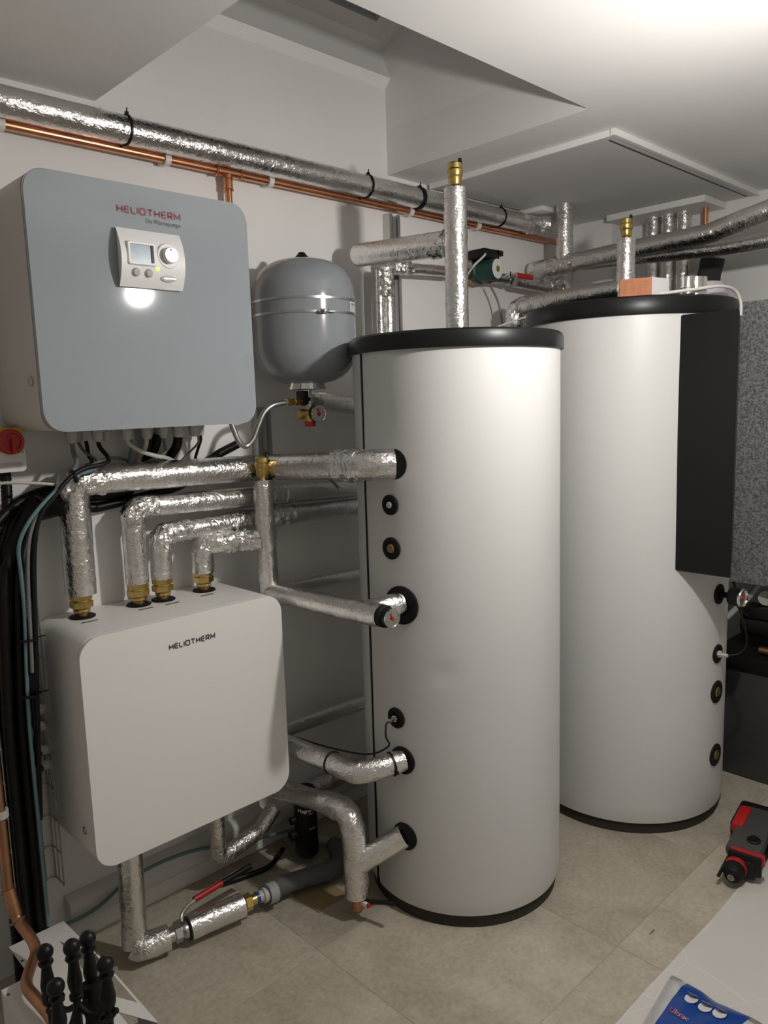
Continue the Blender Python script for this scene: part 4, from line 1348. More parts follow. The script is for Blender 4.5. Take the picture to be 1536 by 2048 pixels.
CG = 'black conduits gathered beside the white cabinet'
labs = ['black corrugated conduit dropping from the widest gland and turning left into the bundle', 'black corrugated conduit slanting left from the grey cabinet into the bundle', 'black corrugated conduit rising to the right behind the long foil pipe']
ends = [(0.600, 2.050), (0.634, 2.048), (0.668, 2.050)]
for k in range(3):
    ex, ey = ends[k]
    zz = (1.342, 1.311, 1.280)[k]
    head = ([(1.150, 2.058, 1.476), (1.150, 2.072, 1.44), (1.146, 2.112, 1.405), (1.125, 2.127, 1.36)],
            [(1.104, 2.098, 1.476), (1.098, 2.106, 1.44), (1.075, 2.124, 1.39), (1.03, 2.128, 1.33)],
            [(1.40, 2.128, 1.43), (1.30, 2.128, 1.39), (1.18, 2.128, 1.315)])[k]
    corrugated('conduit', spline(head + [(1.06 - 0.06 * k, 2.128, zz), (0.90, 2.128, zz), (0.80, 2.126, zz), (0.70 + 0.0 * k, 2.09, zz - 0.02), (ex + 0.012, ey + 0.01, zz - 0.085), (ex, ey, zz - 0.17), (ex - 0.026, ey, 0.75), (ex - 0.030, ey, 0.002)], 8), 0.0145, labs[k], CG)
corrugated('conduit', [(0.676, 2.11, 1.405), (0.676, 2.11, 1.36), (0.664, 2.085, 1.30), (0.651, 2.083, 1.15), (0.625, 2.083, 0.75), (0.621, 2.083, 0.002)], 0.0145, 'black conduit bending from the isolator switch into the bundle', CG)
for k, (ex, ey, lab) in enumerate(((0.617, 2.083, 'black upright conduit nearest the copper gas pipe'), (0.681, 2.083, 'black upright conduit beside the wire tray'), (0.617, 2.016, 'black conduit at the front of the bundle, on the side of the copper pipe'), (0.651, 2.014, 'black conduit at the front of the bundle, under the teal cable'))):
    corrugated('conduit', [(0.80, 2.094, 1.328 - 0.034 * k) if k < 2 else (0.79, 2.02, 1.30 - 0.0 * k), (0.72, 2.094 - 0.03 * (k > 1), 1.322 - 0.034 * (k % 2)), (ex, ey, 1.21 - 0.02 * k), (ex - 0.026, ey, 0.75), (ex - 0.030, ey, 0.002)], 0.0145, lab, CG)


def cable(pts, r, m, lab, grp=None, n=10):
    bm = B(); sweep(bm, spline(pts, n), r, 8)
    return solo('cable', bm, m, lab, 'cable', grp, angle=1.5)


CB = 'cables hanging from the glands of the grey cabinet'
z0 = CZ0 - 0.034


def g(k):
    return (GL[k][0], 2.055 if k % 2 == 0 else 2.098, z0)


cable([g(0), (0.833, 2.05, 1.44), (0.826, 2.02, 1.412), (0.79, 2.0, 1.378), (0.735, 1.995, 1.322), (0.686, 1.992, 1.25), (0.668, 1.988, 1.1), (0.652, 1.988, 0.85)], 0.0065, 'greycable', 'grey cable dropping from the leftmost gland of the grey cabinet', CB)
cable([g(1), (0.872, 2.07, 1.44), (0.884, 2.02, 1.418), (0.865, 2.0, 1.41), (0.79, 1.985, 1.385), (0.728, 1.98, 1.325), (0.670, 1.974, 1.22), (0.650, 1.974, 0.9)], 0.0045, 'greycable', 'thin grey cable with a kink from the second gland of the grey cabinet', CB)
cable([(0.880, 2.075, z0), (0.878, 2.06, 1.43), (0.86, 2.01, 1.408), (0.78, 1.985, 1.37), (0.718, 1.985, 1.31), (0.680, 1.98, 1.2), (0.652, 1.985, 0.95), (0.648, 1.99, 0.6)], 0.0055, 'black', 'black cable beside the kinked grey one, dropping into the bundle', CB)
cable([g(2), (0.907, 2.05, 1.45), (0.912, 2.02, 1.425), (0.895, 1.995, 1.41), (0.82, 1.985, 1.398), (0.755, 1.975, 1.35), (0.690, 1.972, 1.25), (0.664, 1.975, 0.95), (0.640, 1.99, 0.5)], 0.006, 'black', 'black cable curving left from the third gland of the grey cabinet', CB)
cable([g(4), (0.994, 2.05, 1.453), (1.018, 2.03, 1.432), (1.055, 2.02, 1.418), (1.10, 2.05, 1.409), (1.15, 2.10, 1.395)], 0.006, 'whitecable', 'white cable slanting right from a middle gland to the foil pipe', CB)
cable([g(5), (1.022, 2.105, 1.44), (1.016, 2.112, 1.40), (1.005, 2.112, 1.36)], 0.0045, 'tealcable', 'short teal cable from a middle gland of the grey cabinet', CB)
cable([g(6), (1.048, 2.07, 1.44), (1.046, 2.11, 1.405), (1.05, 2.112, 1.36)], 0.0065, 'whitecable', 'white cable hanging straight from a middle gland', CB)
cable([(1.074, 2.098, z0), (1.074, 2.10, 1.44), (1.066, 2.112, 1.40), (1.045, 2.112, 1.37)], 0.009, 'black', 'thick black cable between the white cable and the wide conduits', CB)
cable([g(8), (1.099, 2.05, 1.445), (1.09, 2.035, 1.425), (1.07, 2.05, 1.412), (1.045, 2.10, 1.39)], 0.004, 'greycable', 'thin grey cable curling left in front of a wide conduit', CB)
cable([(1.213, 2.055, z0), (1.215, 2.06, 1.445), (1.205, 2.09, 1.42), (1.175, 2.112, 1.385), (1.14, 2.112, 1.36)], 0.0035, 'greycable', 'thin dark grey cable from the second gland from the right', CB)
cable([g(13), (1.248, 2.10, 1.45), (1.242, 2.112, 1.42), (1.232, 2.115, 1.39), (1.225, 2.115, 1.36)], 0.0045, 'black', 'thin black cable from the rightmost gland of the grey cabinet', CB)
cable([(0.87, 2.0, 1.40), (0.80, 1.985, 1.378), (0.732, 1.975, 1.338), (0.676, 1.97, 1.283), (0.648, 1.975, 1.225), (0.648, 1.98, 1.15), (0.648, 1.982, 1.05), (0.640, 1.985, 0.9), (0.634, 1.985, 0.75), (0.634, 1.988, 0.5), (0.634, 1.99, 0.2)], 0.0052, 'tealcable', 'teal cable running down the front of the black conduit bundle')
cable([(0.60, 2.06, 1.375), (0.66, 2.03, 1.378), (0.72, 2.01, 1.372), (0.76, 2.01, 1.365)], 0.004, 'whitecable', 'stray pale cable reaching in from the side below the isolator switch')
cable([(0.86, 2.045, 1.406), (0.90, 2.06, 1.413), (0.95, 2.08, 1.418), (1.00, 2.11, 1.41), (1.03, 2.115, 1.39)], 0.004, 'greycable', 'grey cable arching behind the bend of the thick foil pipe')
cable([(1.36, 2.0, 1.36), (1.50, 2.02, 1.345), (1.60, 2.03, 1.335), (1.68, 2.02, 1.30), (1.72, 2.01, 1.262)], 0.005, 'greycable', 'grey cable arching above the foil pipes towards the slim tank')
cable([(1.05, 2.10, 1.355), (1.18, 2.11, 1.352), (1.30, 2.12, 1.33), (1.44, 2.13, 1.33)], 0.006, 'black', 'black cable sagging along the wall above the foil pipes')
for k, gz in enumerate((0.744, 0.696, 0.627, 0.583)):
    cable([(HX0 - 0.024, 2.118, gz), (0.690, 2.10, gz - 0.002), (0.672, 2.07, gz + 0.03), (0.664, 2.03, gz + 0.10), (0.660, 2.0, gz + 0.18)], (0.005, 0.005, 0.006, 0.006)[k], ('greycable', 'greycable', 'black', 'black')[k],
          ('grey cable from the topmost side gland of the white cabinet', 'grey cable from the second side gland of the white cabinet', 'black cable from the third side gland of the white cabinet', 'black cable from the lowest side gland of the white cabinet')[k], 'cables at the side glands of the white cabinet')
for k, (c, ax, r) in enumerate((((0.722, 2.0, 1.325), (0.75, 0.0, 0.65), 0.020), ((0.805, 1.99, 1.383), (0.9, -0.1, 0.3), 0.016), ((0.650, 1.985, 0.985), (0, 0, 1), 0.019), ((0.644, 1.985, 0.84), (0, 0, 1), 0.019))):
    bm = B(); lathe(bm, [(r, -0.003), (r + 0.0025, -0.003), (r + 0.0025, 0.003), (r, 0.003), (r, -0.003)], c, ax, 20)
    p = V(c) + V((r + 0.002, -0.002, 0)); box(bm, p - V((0.004,) * 3), p + V((0.004,) * 3)); cyl(bm, p, p + V((0.022, -0.004, 0.002)), 0.0018, 8)
    solo('cable_tie', bm, 'black', ('black tie round the cables where they turn down', 'black tie round the cables below the first glands', 'black tie at the upper part of the cable bundle', 'black tie at the middle of the cable bundle')[k], 'cable tie')

tray = thing('wire_cable_tray', 'upright zinc wire cable tray behind the black conduits', 'cable tray', (0.655, 2.1, 0.23))
rot_ = [(0.716, 2.085), (0.716, 2.115), (0.716, 2.142), (0.69, 2.145), (0.64, 2.145), (0.575, 2.142), (0.572, 2.10), (0.572, 2.02)]
for x_, y_ in rot_:
    bm = B(); cyl(bm, (x_, y_, 0.23), (x_, y_, 1.285), 0.0022, 8); obj('wire', bm, 'wire', tray)
for k in range(12):
    z = 0.235 + 0.0945 * k
    bm = B(); sweep(bm, fillet([(0.716, 2.082, z), (0.716, 2.145, z), (0.572, 2.145, z), (0.572, 2.018, z)], 0.012, 4), 0.0022, 8); obj('cross_wire', bm, 'wire', tray)

# copper gas pipe with its offset bends
t = thing('copper_pipe', 'dull copper pipe dropping beside the black conduits and curving over the white cover', 'pipe', (0.55, 1.99, 0.18))
bm = B(); cyl(bm, (0.548, 1.995, 0.30), (0.548, 1.995, 2.2), 0.012, 18); obj('tube', bm, 'oldcopper', t)
bm = B(); sweep(bm, fillet([(0.548, 1.993, 0.318), (0.553, 1.966, 0.271), (0.563, 1.896, 0.246), (0.561, 1.864, 0.231), (0.536, 1.835, 0.228), (0.499, 1.773, 0.228), (0.505, 1.713, 0.226), (0.510, 1.643, 0.222), (0.50, 1.56, 0.216), (0.46, 1.47, 0.20), (0.44, 1.44, 0.02)], 0.03), 0.0135, 16, step=0.01); obj('bent_tube', bm, 'oldcopper', t)
bm = B(); cyl(bm, (0.5475, 1.995, 0.345), (0.552, 1.972, 0.282), 0.0158, 18); ring(bm, (0.5475, 1.994, 0.335), (0, 0, 1), 0.0155, 0.003); ring(bm, (0.5535, 1.964, 0.270), (0.15, -0.6, -0.7), 0.016, 0.0035); obj('coupling', bm, 'oldcopper', t)
bm = B(); lathe(bm, [(0.0125, -0.009), (0.019, -0.009), (0.019, 0.009), (0.0125, 0.009), (0.0125, -0.009)], (0.548, 1.995, 0.552), (0, 0, 1), 20); box(bm, (0.540, 2.01, 0.543), (0.556, 2.149, 0.561)); obj('pipe_clip', bm, 'greyplastic', t)

# trunking and teal cable along the skirting
bm = B()
prism(bm, [(0, 0.075), (-0.035, 0.080), (-0.042, 0.09), (-0.042, 0.135), (-0.036, 0.147), (-0.022, 0.156), (0, 0.16)], (0.735, 2.149, 0), (0, 1, 0), (0, 0, 1), (1.6, 0, 0))
solo('cable_trunking', bm, 'trunk', 'white trunking with rounded top along the foot of the wall', 'trunking', angle=0.9)
cable([(0.70, 2.09, 0.11), (0.80, 2.09, 0.115), (0.90, 2.088, 0.155), (1.02, 2.086, 0.165), (1.15, 2.088, 0.145), (1.28, 2.088, 0.10), (1.40, 2.085, 0.08), (1.55, 2.08, 0.05)], 0.0055, 'tealcable', 'teal cable trailing along the white trunking above the floor')
cable([(1.20, 2.06, 0.012), (1.27, 2.04, 0.012), (1.36, 2.02, 0.016), (1.44, 2.05, 0.03)], 0.009, 'black', 'thick black cable lying on the floor along the wall')

# ------------------------------------------------------------------ floor valve assembly
t = thing('foil_pipe', 'foil-wrapped pipe dropping from the white cabinet to an elbow on the floor', 'pipe', (0.85, 1.945, 0.01))
sleeve(t, [(0.852, 1.95, 0.375), (0.846, 1.948, 0.052)], 0.0345, fr=0, amp=0.0014, crumples=[((0.845, 1.945, 0.08), 0.09, 0.004)])
sleeve(t, [(0.842, 1.938, 0.055), (0.852, 1.926, 0.046), (0.928, 1.908, 0.048)], 0.036, 'crinkle', 0.02, crumples=[((0.85, 1.93, 0.05), 0.07, 0.005)])
t = thing('drain_valve', 'drain valve on the floor with foil insulation, red lever and brass nuts', 'valve', (1.07, 1.89, 0.01))
bm = B(); cyl(bm, (0.925, 1.908, 0.049), (0.95, 1.903, 0.05), 0.019, 18); hexnut(bm, (0.944, 1.904, 0.05), (0.965, 1.900, 0.0505), 0.026); lathe(bm, [(0, 0), (0.02, 0), (0.024, 0.008), (0.024, 0.016), (0.02, 0.022), (0, 0.022)], (0.966, 1.90, 0.0505), (0.98, -0.2, 0.02), 24); obj('union_fitting', bm, 'steel', t)
bm = B(); sweep(bm, [(0.988, 1.896, 0.051), (1.152, 1.866, 0.056)], 0.0355, 28, 0.0008, 40, (), True, 0.012); obj('insulation', bm, ['foil'], t, angle=0.9)
bm = B(); lathe(bm, [(0, 0), (0.034, 0), (0.034, 0.001), (0, 0.001)], (0.9865, 1.8962, 0.051), (-0.98, 0.18, -0.03), 28); obj('insulation_core', bm, 'foam', t)
bm = B(); cyl(bm, (1.15, 1.867, 0.056), (1.162, 1.865, 0.0563), 0.016, 18); hexnut(bm, (1.158, 1.865, 0.056), (1.180, 1.861, 0.057), 0.0255); cyl(bm, (1.178, 1.861, 0.057), (1.21, 1.856, 0.058), 0.016, 18); obj('brass_nut', bm, 'brass', t)
bm = B(); cyl(bm, (1.196, 1.858, 0.0575), (1.204, 1.857, 0.0578), 0.019, 18); obj('seal_ring', bm, 'bagblue', t)
bm = B(); sweep(bm, fillet([(0.972, 1.905, 0.075), (0.975, 1.915, 0.088), (1.005, 1.93, 0.098), (1.06, 1.935, 0.102)], 0.02), 0.006, 10); obj('lever_arm', bm, 'steel', t)
bm = B(); sweep(bm, [(1.03, 1.935, 0.101), (1.13, 1.942, 0.103)], 0.0095, 12); obj('lever_grip', bm, 'red', t)
bm = B(); sweep(bm, [(1.125, 1.942, 0.103), (1.24, 1.948, 0.104)], 0.0095, 12); obj('lever_sleeve', bm, 'black', t)
t = thing('drain_hose', 'grey hose on the floor leading from the drain valve behind the foil pipe', 'hose', (1.36, 1.82, 0.02))
bm = B(); sweep(bm, spline([(1.225, 1.853, 0.056), (1.29, 1.845, 0.052), (1.37, 1.832, 0.050), (1.45, 1.80, 0.048), (1.53, 1.76, 0.045), (1.60, 1.70, 0.045)] if False else [(1.225, 1.853, 0.056), (1.29, 1.862, 0.050), (1.38, 1.845, 0.045), (1.46, 1.825, 0.040), (1.53, 1.85, 0.034), (1.58, 1.94, 0.031)]), 0.0285, 18); obj('hose', bm, 'hose', t)
bm = B(); lathe(bm, [(0, 0), (0.017, 0), (0.017, 0.012), (0.023, 0.014), (0.023, 0.03), (0.02, 0.032), (0, 0.032)], (1.205, 1.857, 0.058), (0.98, -0.15, -0.03), 20); obj('hose_tail', bm, 'greyplastic', t)
bm = B(); lathe(bm, [(0.029, 0), (0.031, 0), (0.031, 0.03), (0.029, 0.03), (0.029, 0)], (1.232, 1.8525, 0.0555), (0.98, -0.07, -0.09), 24); obj('hose_end', bm, 'pvc', t)

# magnetic filter
t = thing('magnetic_filter', 'black cylindrical magnetic filter with white lettering hanging behind the lower foil pipe', 'filter', (1.48, 1.99, 0.03))
fx, fy = 1.487, 1.975
bm = B(); lathe(bm, [(0, 0.022), (0.028, 0.022), (0.036, 0.028), (0.0395, 0.036), (0.0395, 0.23), (0.042, 0.232), (0.042, 0.252), (0.034, 0.264), (0, 0.268)], (fx, fy, 0), seg=40); obj('canister', bm, 'black', t)


def curved_text(s, size, ang, z, r, m, squeeze=1.0):
    b2 = text_mesh(s, size, (0, 0, 0), (1, 0, 0), (0, 0, 1), 0, 'LEFT', squeeze)
    for v in b2.verts:
        a = math.radians(ang) + v.co.x / r
        v.co = V((fx + (r + 0.0006) * math.cos(a), fy + (r + 0.0006) * math.sin(a), z + v.co.z))
    return obj('lettering', b2, m, t)


curved_text('Magna', 0.019, -168, 0.194, 0.0395, 'whiteink')
curved_text('PRO', 0.009, -112, 0.184, 0.0395, 'whiteink')
curved_text('ADEY', 0.010, -112, 0.130, 0.0395, 'whiteink')
bm = B(); lathe(bm, [(0, 0), (0.016, 0), (0.018, 0.006), (0.018, 0.022), (0, 0.022)], (fx - 0.036, fy + 0.01, 0.105), (-1, 0.1, 0), 18); obj('port', bm, 'black', t); bm = B(); lathe(bm, [(0, 0), (0.013, 0), (0.013, 0.02), (0, 0.02)], (fx - 0.036, fy + 0.01, 0.16), (-1, 0.1, 0), 18); obj('port', bm, 'black', t)
bm = B(); hexnut(bm, (fx + 0.048, fy + 0.03, 0.10), (fx + 0.05, fy + 0.03, 0.15), 0.018); cyl(bm, (fx + 0.05, fy + 0.03, 0.06), (fx + 0.05, fy + 0.03, 0.20), 0.013, 16); cyl(bm, (fx + 0.02, fy + 0.02, 0.18), (fx + 0.05, fy + 0.03, 0.18), 0.012, 12); obj('brass_connector', bm, 'oldcopper', t)
bm = B(); sweep(bm, fillet([(fx + 0.05, fy + 0.03, 0.075), (fx + 0.052, fy + 0.03, 0.045), (fx + 0.10, fy + 0.0, 0.022), (fx + 0.16, fy - 0.02, 0.018)], 0.03), 0.015, 14)
solo('waste_pipe', bm, 'pvc', 'pale plastic waste pipe bending onto the floor beside the black filter', 'pipe')
bm = B(); box(bm, (1.335, 1.73, 0.0), (1.455, 1.875, 0.003))
solo('cardboard_piece', bm, 'cardboard', 'small piece of brown cardboard on the floor below the grey hose', 'cardboard')
cable([(1.485, 1.5415, 0.630), (1.466, 1.541, 0.622), (1.458, 1.535, 0.59), (1.467, 1.535, 0.558), (1.446, 1.60, 0.520), (1.432, 1.75, 0.496), (1.428, 1.93, 0.478)], 0.0028, 'black', 'thin black sensor cable from the slim tank down to the tied foil pipe')
cable([(2.66, 1.02, 0.82), (2.672, 1.008, 0.78), (2.692, 1.0, 0.72), (2.70, 1.0, 0.67), (2.690, 1.02, 0.64), (2.671, 1.049, 0.630)], 0.0032, 'black', 'thin black cable looping between thermometer and sensor on the wide tank')
cable([(2.40, 1.98, 1.79), (2.50, 1.90, 1.835), (2.60, 1.78, 1.878), (2.63, 1.70, 1.876)], 0.004, 'whitecable', 'pale cable rising onto the wide tank lid beside the foil elbow')
cable([(2.47, 1.23, 1.875), (2.52, 1.14, 1.882), (2.60, 1.09, 1.892), (2.68, 1.075, 1.885), (2.712, 1.066, 1.85), (2.715, 1.064, 1.802)], 0.0055, 'whitecable', 'white cable curving over the wide tank lid into the black housing')

# ------------------------------------------------------------------ things on the wide tank lid
t = thing('carton', 'orange and white carton standing on the wide tank lid', 'box', (2.44, 1.28, 1.87))
bm = B()
a_, b_, c_ = V((2.386, 1.326, 1.870)), V((2.422, 1.234, 1.870)), V((2.520, 1.215, 1.870))
u_ = (b_ - a_); w_ = V((0.085, -0.016, 0))
h_ = V((0, 0, 0.055))
vs = [bm.verts.new(p) for p in (a_, b_, b_ + w_, a_ + w_, a_ + h_, b_ + h_, b_ + w_ + h_, a_ + w_ + h_)]
for i, f in enumerate(((0, 1, 5, 4), (1, 2, 6, 5), (2, 3, 7, 6), (3, 0, 4, 7), (4, 5, 6, 7), (0, 3, 2, 1))):
    bm.faces.new([vs[k] for k in f]).material_index = 0 if i == 0 else 1
obj('sleeve', bm, ['orange', 'carton'], t)
nn = u_.cross(V((0, 0, 1))).normalized()
if nn.dot(V((-1, -1, 0))) < 0:
    nn = -nn
bm = B()
for r_i in range(6):
    for s_i in range(4):
        q0 = a_ + u_ * (0.08 + 0.22 * s_i) + V((0, 0, 0.008 + 0.007 * r_i)) + nn * 0.0006
        q1 = q0 + u_ * (0.12 + 0.06 * random.random())
        vs = [bm.verts.new(p) for p in (q0, q1, q1 + V((0, 0, 0.0025)), q0 + V((0, 0, 0.0025)))]
        bm.faces.new(vs)
obj('panel_print', bm, 'cardboard', t)
bm = B(); lathe(bm, [(0.0, 0), (0.024, 0), (0.024, 0.002), (0.021, 0.018), (0.0235, 0.02), (0.0215, 0.04), (0.024, 0.055), (0.022, 0.055), (0.020, 0.04), (0, 0.03)], (2.53, 1.165, 1.87), seg=28)
solo('tin_can', bm, 'tin', 'small bright tin next to the orange carton', 'can')
bm = B(); lathe(bm, [(0, 0), (0.037, 0), (0.037, 0.057), (0.0345, 0.057), (0.0345, 0.004), (0, 0.004)], (2.585, 1.165, 1.87), seg=36)
solo('tin_can', bm, 'tin', 'larger bright tin in the middle of the wide tank lid', 'can')
bm = B()
prof = []
lathe(bm, [(0, 0), (0.088, 0), (0.090, 0.006), (0.086, 0.02), (0.078, 0.045), (0.07, 0.055), (0.066, 0.053), (0.074, 0.042), (0.08, 0.008), (0, 0.004)], (2.735, 1.21, 1.871), seg=40)
solo('plastic_tub', bm, 'clearplastic', 'clear plastic tub lying on the wide tank lid under the white cable', 'tub')

# ------------------------------------------------------------------ old boiler at the far wall
bo = thing('boiler', 'old floor standing boiler with speckled grey upper casing and dark base', 'boiler', (3.28, 0.85, 0))
bm = B(); box(bm, (3.06, 0.42, 0.803), (3.50, 1.262, 1.884), 0.003); obj('upper_casing', bm, 'galva', bo)
bm = B(); box(bm, (3.06, 0.42, 0.004), (3.50, 1.262, 0.444), 0.003); obj('lower_casing', bm, 'darkgrey', bo)
bm = B(); box(bm, (3.052, 0.42, 0.446), (3.50, 1.27, 0.512), 0.004); obj('plinth_top', bm, 'black', bo)
bm = B(); box(bm, (3.44, 0.42, 0.512), (3.50, 1.262, 0.803)); obj('back_panel', bm, 'greyplastic', bo)
bm = B(); cyl(bm, (3.15, 1.02, 0.62), (3.15, 1.18, 0.62), 0.048, 24, bev=0.006); box(bm, (3.10, 1.06, 0.655), (3.19, 1.17, 0.70), 0.006); obj('burner_pump', bm, 'black', bo)
bm = B(); lathe(bm, [(0, 0), (0.028, 0), (0.03, 0.008), (0.03, 0.018), (0, 0.018)], (3.16, 1.10, 0.735), (-1, -0.3, 0), 24); obj('small_gauge', bm, 'greyplastic', bo)
bm = B(); hexnut(bm, (3.13, 1.062, 0.685), (3.13, 1.062, 0.705), 0.022); cyl(bm, (3.13, 1.062, 0.69), (3.13, 1.062, 0.77), 0.013, 16); hexnut(bm, (3.13, 1.062, 0.75), (3.13, 1.062, 0.765), 0.02); obj('brass_union', bm, 'brass', bo)
bm = B(); cyl(bm, (3.11, 1.10, 0.53), (3.11, 0.6, 0.53), 0.016, 16); obj('gas_tube', bm, 'oldcopper', bo)
bm = B(); sweep(bm, spline([(3.10, 1.23, 0.64), (3.12, 1.20, 0.68), (3.14, 1.16, 0.73), (3.15, 1.12, 0.80)]), 0.012, 12); obj('pale_tube', bm, 'pvc', bo)
bm = B(); sweep(bm, spline([(3.08, 1.20, 0.80), (3.09, 1.185, 0.74), (3.09, 1.16, 0.68), (3.10, 1.14, 0.66)]), 0.005, 8); obj('lead', bm, 'black', bo)

# ------------------------------------------------------------------ white folded cover on the floor
wc = thing('sheet_metal_cover', 'white folded sheet metal cover with slots on the floor behind the fire irons', 'cover', (0.63, 1.8, 0))
zt = 0.190
outer = [(0.5347, 1.9961), (0.6735, 1.9961), (0.6847, 1.5946), (0.6847, 1.4500), (0.4690, 1.4500), (0.4690, 1.8516), (0.5347, 1.8516)]


def plate(polys, z, th):
    bm = B()
    for p in polys:
        prism(bm, p, (0, 0, z - th), (1, 0, 0), (0, 1, 0), (0, 0, th))
    return bm


bm = plate([[(0.5347, 1.9961), (0.6350, 1.9961), (0.6350, 1.8516), (0.5347, 1.8516)],
            [(0.4690, 1.8516), (0.6350, 1.8516), (0.6350, 1.4500), (0.4690, 1.4500)],
            [(0.6350, 1.9961), (0.6744, 1.9961), (0.6829, 1.8010), (0.6350, 1.9229)],
            [(0.6350, 1.6649), (0.6791, 1.5796), (0.6847, 1.5796), (0.6847, 1.4867), (0.6350, 1.5852)],
            [(0.6791, 1.8010), (0.6847, 1.8010), (0.6847, 1.5796), (0.6791, 1.5796)],
            [(0.6350, 1.3507), (0.6847, 1.3507), (0.6847, 1.4500), (0.6350, 1.4500)],
            [(0.6810, 1.4867), (0.6847, 1.4867), (0.6847, 1.3507), (0.6810, 1.3507)]], zt, 0.0015)
obj('top_plate', bm, 'white_sheet', wc)
for a_, b_ in (((0.4690, 1.4500), (0.4704, 1.8516)), ((0.6833, 1.4500), (0.6847, 1.5946)), ((0.4690, 1.4500), (0.6847, 1.4515))):
    bm = B(); box(bm, (*a_, 0.001), (*b_, zt - 0.0015)); obj('side_flange', bm, 'white_sheet', wc)
for x_, y_ in ((0.5403, 1.9182), (0.4765, 1.8244), (0.6472, 1.5196)):
    bm = B(); lathe(bm, [(0, 0), (0.004, 0), (0.0028, 0.0014), (0, 0.002)], (x_, y_, zt), seg=10); obj('rivet', bm, 'ink', wc)

# ------------------------------------------------------------------ fireplace tools
st = thing('tool_stand', 'black iron fireside tool stand, its ball-topped post in the middle of the fire irons', 'stand', (0.463, 1.340, 0))


def turned(c, ztop, s=1.0, shaft_to=None):
    """ball, collar, tapered handle; then the rod"""
    x_, y_ = c
    P = [(0, 0)] + [(0.0155 * s * math.sin(math.radians(15 * k)), -0.0155 * s * (1 - math.cos(math.radians(15 * k)))) for k in range(1, 11)]
    P += [(0.0075 * s, -0.031 * s), (0.0125 * s, -0.033 * s), (0.014 * s, -0.036 * s), (0.012 * s, -0.040 * s), (0.0085 * s, -0.043 * s), (0.0105 * s, -0.060 * s), (0.0135 * s, -0.080 * s), (0.0125 * s, -0.093 * s),
          (0.0085 * s, -0.106 * s), (0.0085 * s, -0.109 * s), (0.0125 * s, -0.111 * s), (0.0125 * s, -0.117 * s), (0.008 * s, -0.121 * s), (0.0055 * s, -0.130 * s)]
    bm = B()
    lathe(bm, [(r, ztop + h) for r, h in P] + [(0, ztop - 0.130 * s)], (x_, y_, 0), (0, 0, 1), 24)
    return bm


zc_top = 0.594
obj('post_handle', turned((0.463, 1.340), zc_top), 'iron', st)
bm = B(); cyl(bm, (0.463, 1.340, 0.03), (0.463, 1.340, 0.47), 0.007, 14); obj('post', bm, 'iron', st)
bm = B(); lathe(bm, [(0, 0), (0.085, 0), (0.085, 0.008), (0.07, 0.014), (0.02, 0.02), (0.012, 0.035), (0, 0.035)], (0.463, 1.340, 0), seg=36); obj('foot', bm, 'iron', st)
tools = {'poker': ((0.435, 1.402), 0.566), 'brush': ((0.415, 1.298), 0.566), 'tongs': ((0.507, 1.380), 0.566), 'shovel': ((0.501, 1.288), 0.566)}
for nm, ((x_, y_), zz) in tools.items():
    bm = B()
    d = V((x_ - 0.463, y_ - 1.340, 0))
    e = V((0.463, 1.340, 0.445)) + d * 0.80
    sweep(bm, fillet([(0.463, 1.340, 0.462), V((0.463, 1.340, 0.440)) + d * 0.4, e, e + d.normalized() * 0.028 + V((0, 0, 0.014))], 0.02, 4), 0.0055, 10)
    s = d.cross(V((0, 0, 1))).normalized()
    cyl(bm, e - s * 0.018, e + s * 0.018, 0.006, 10)
    obj('hook_arm', bm, 'iron', st)
tl = {'poker': 'black fire poker with ball knob, hanging left of the stand post', 'brush': 'black hearth brush with ball knob, lowest of the fire irons in front', 'tongs': 'black fire tongs with ball knob, hanging behind the stand post', 'shovel': 'black hearth shovel with ball knob, hanging right of the stand post'}
for nm, ((x_, y_), zz) in tools.items():
    d = V((x_ - 0.463, y_ - 1.340, 0)).normalized() * 0.012
    t = thing('fire_' + nm if nm != 'brush' else 'hearth_brush', tl[nm], nm, (x_, y_, 0.06), 'fire irons on the tool stand')
    obj('handle', turned((x_, y_), zz), 'iron', t)
    bm = B(); cyl(bm, (x_, y_, 0.16), (x_, y_, zz - 0.12), 0.0055, 12); obj('shaft', bm, 'iron', t)
    bm = B()
    if nm == 'poker':
        sweep(bm, fillet([(x_, y_, 0.17), (x_, y_, 0.085), (x_ - 0.02, y_, 0.1)], 0.01), 0.006, 10); obj('hook', bm, 'iron', t)
    elif nm == 'brush':
        lathe(bm, [(0, 0.175), (0.012, 0.17), (0.022, 0.14), (0.026, 0.08), (0, 0.075)], (x_, y_, 0), seg=20); obj('bristles', bm, 'rubber', t)
    elif nm == 'tongs':
        for s in (-1, 1):
            sweep(bm, spline([(x_, y_, 0.44), (x_ + 0.016 * s, y_, 0.36), (x_ + 0.012 * s, y_, 0.2), (x_ + 0.003 * s, y_, 0.08)]), 0.0045, 8)
        obj('jaws', bm, 'iron', t)
        bm = B(); sweep(bm, fillet([(x_ - 0.003, y_ - 0.006, 0.462), (x_, y_ - 0.012, 0.42), (x_ + 0.003, y_ - 0.010, 0.36), (x_ + 0.004, y_ - 0.008, 0.30)], 0.02), 0.021, 20, 0.007, 42, (), True, 0.008); obj('leather_wrap', bm, 'rubber', t)
    else:
        prism(bm, [(-0.035, 0.06), (0.035, 0.06), (0.04, 0.14), (0.015, 0.17), (-0.015, 0.17), (-0.04, 0.14)], (x_, y_ - 0.008, 0), (0.8, 0.6, 0), (0, 0, 1), (0.002, -0.003, 0)); obj('blade', bm, 'iron', t)

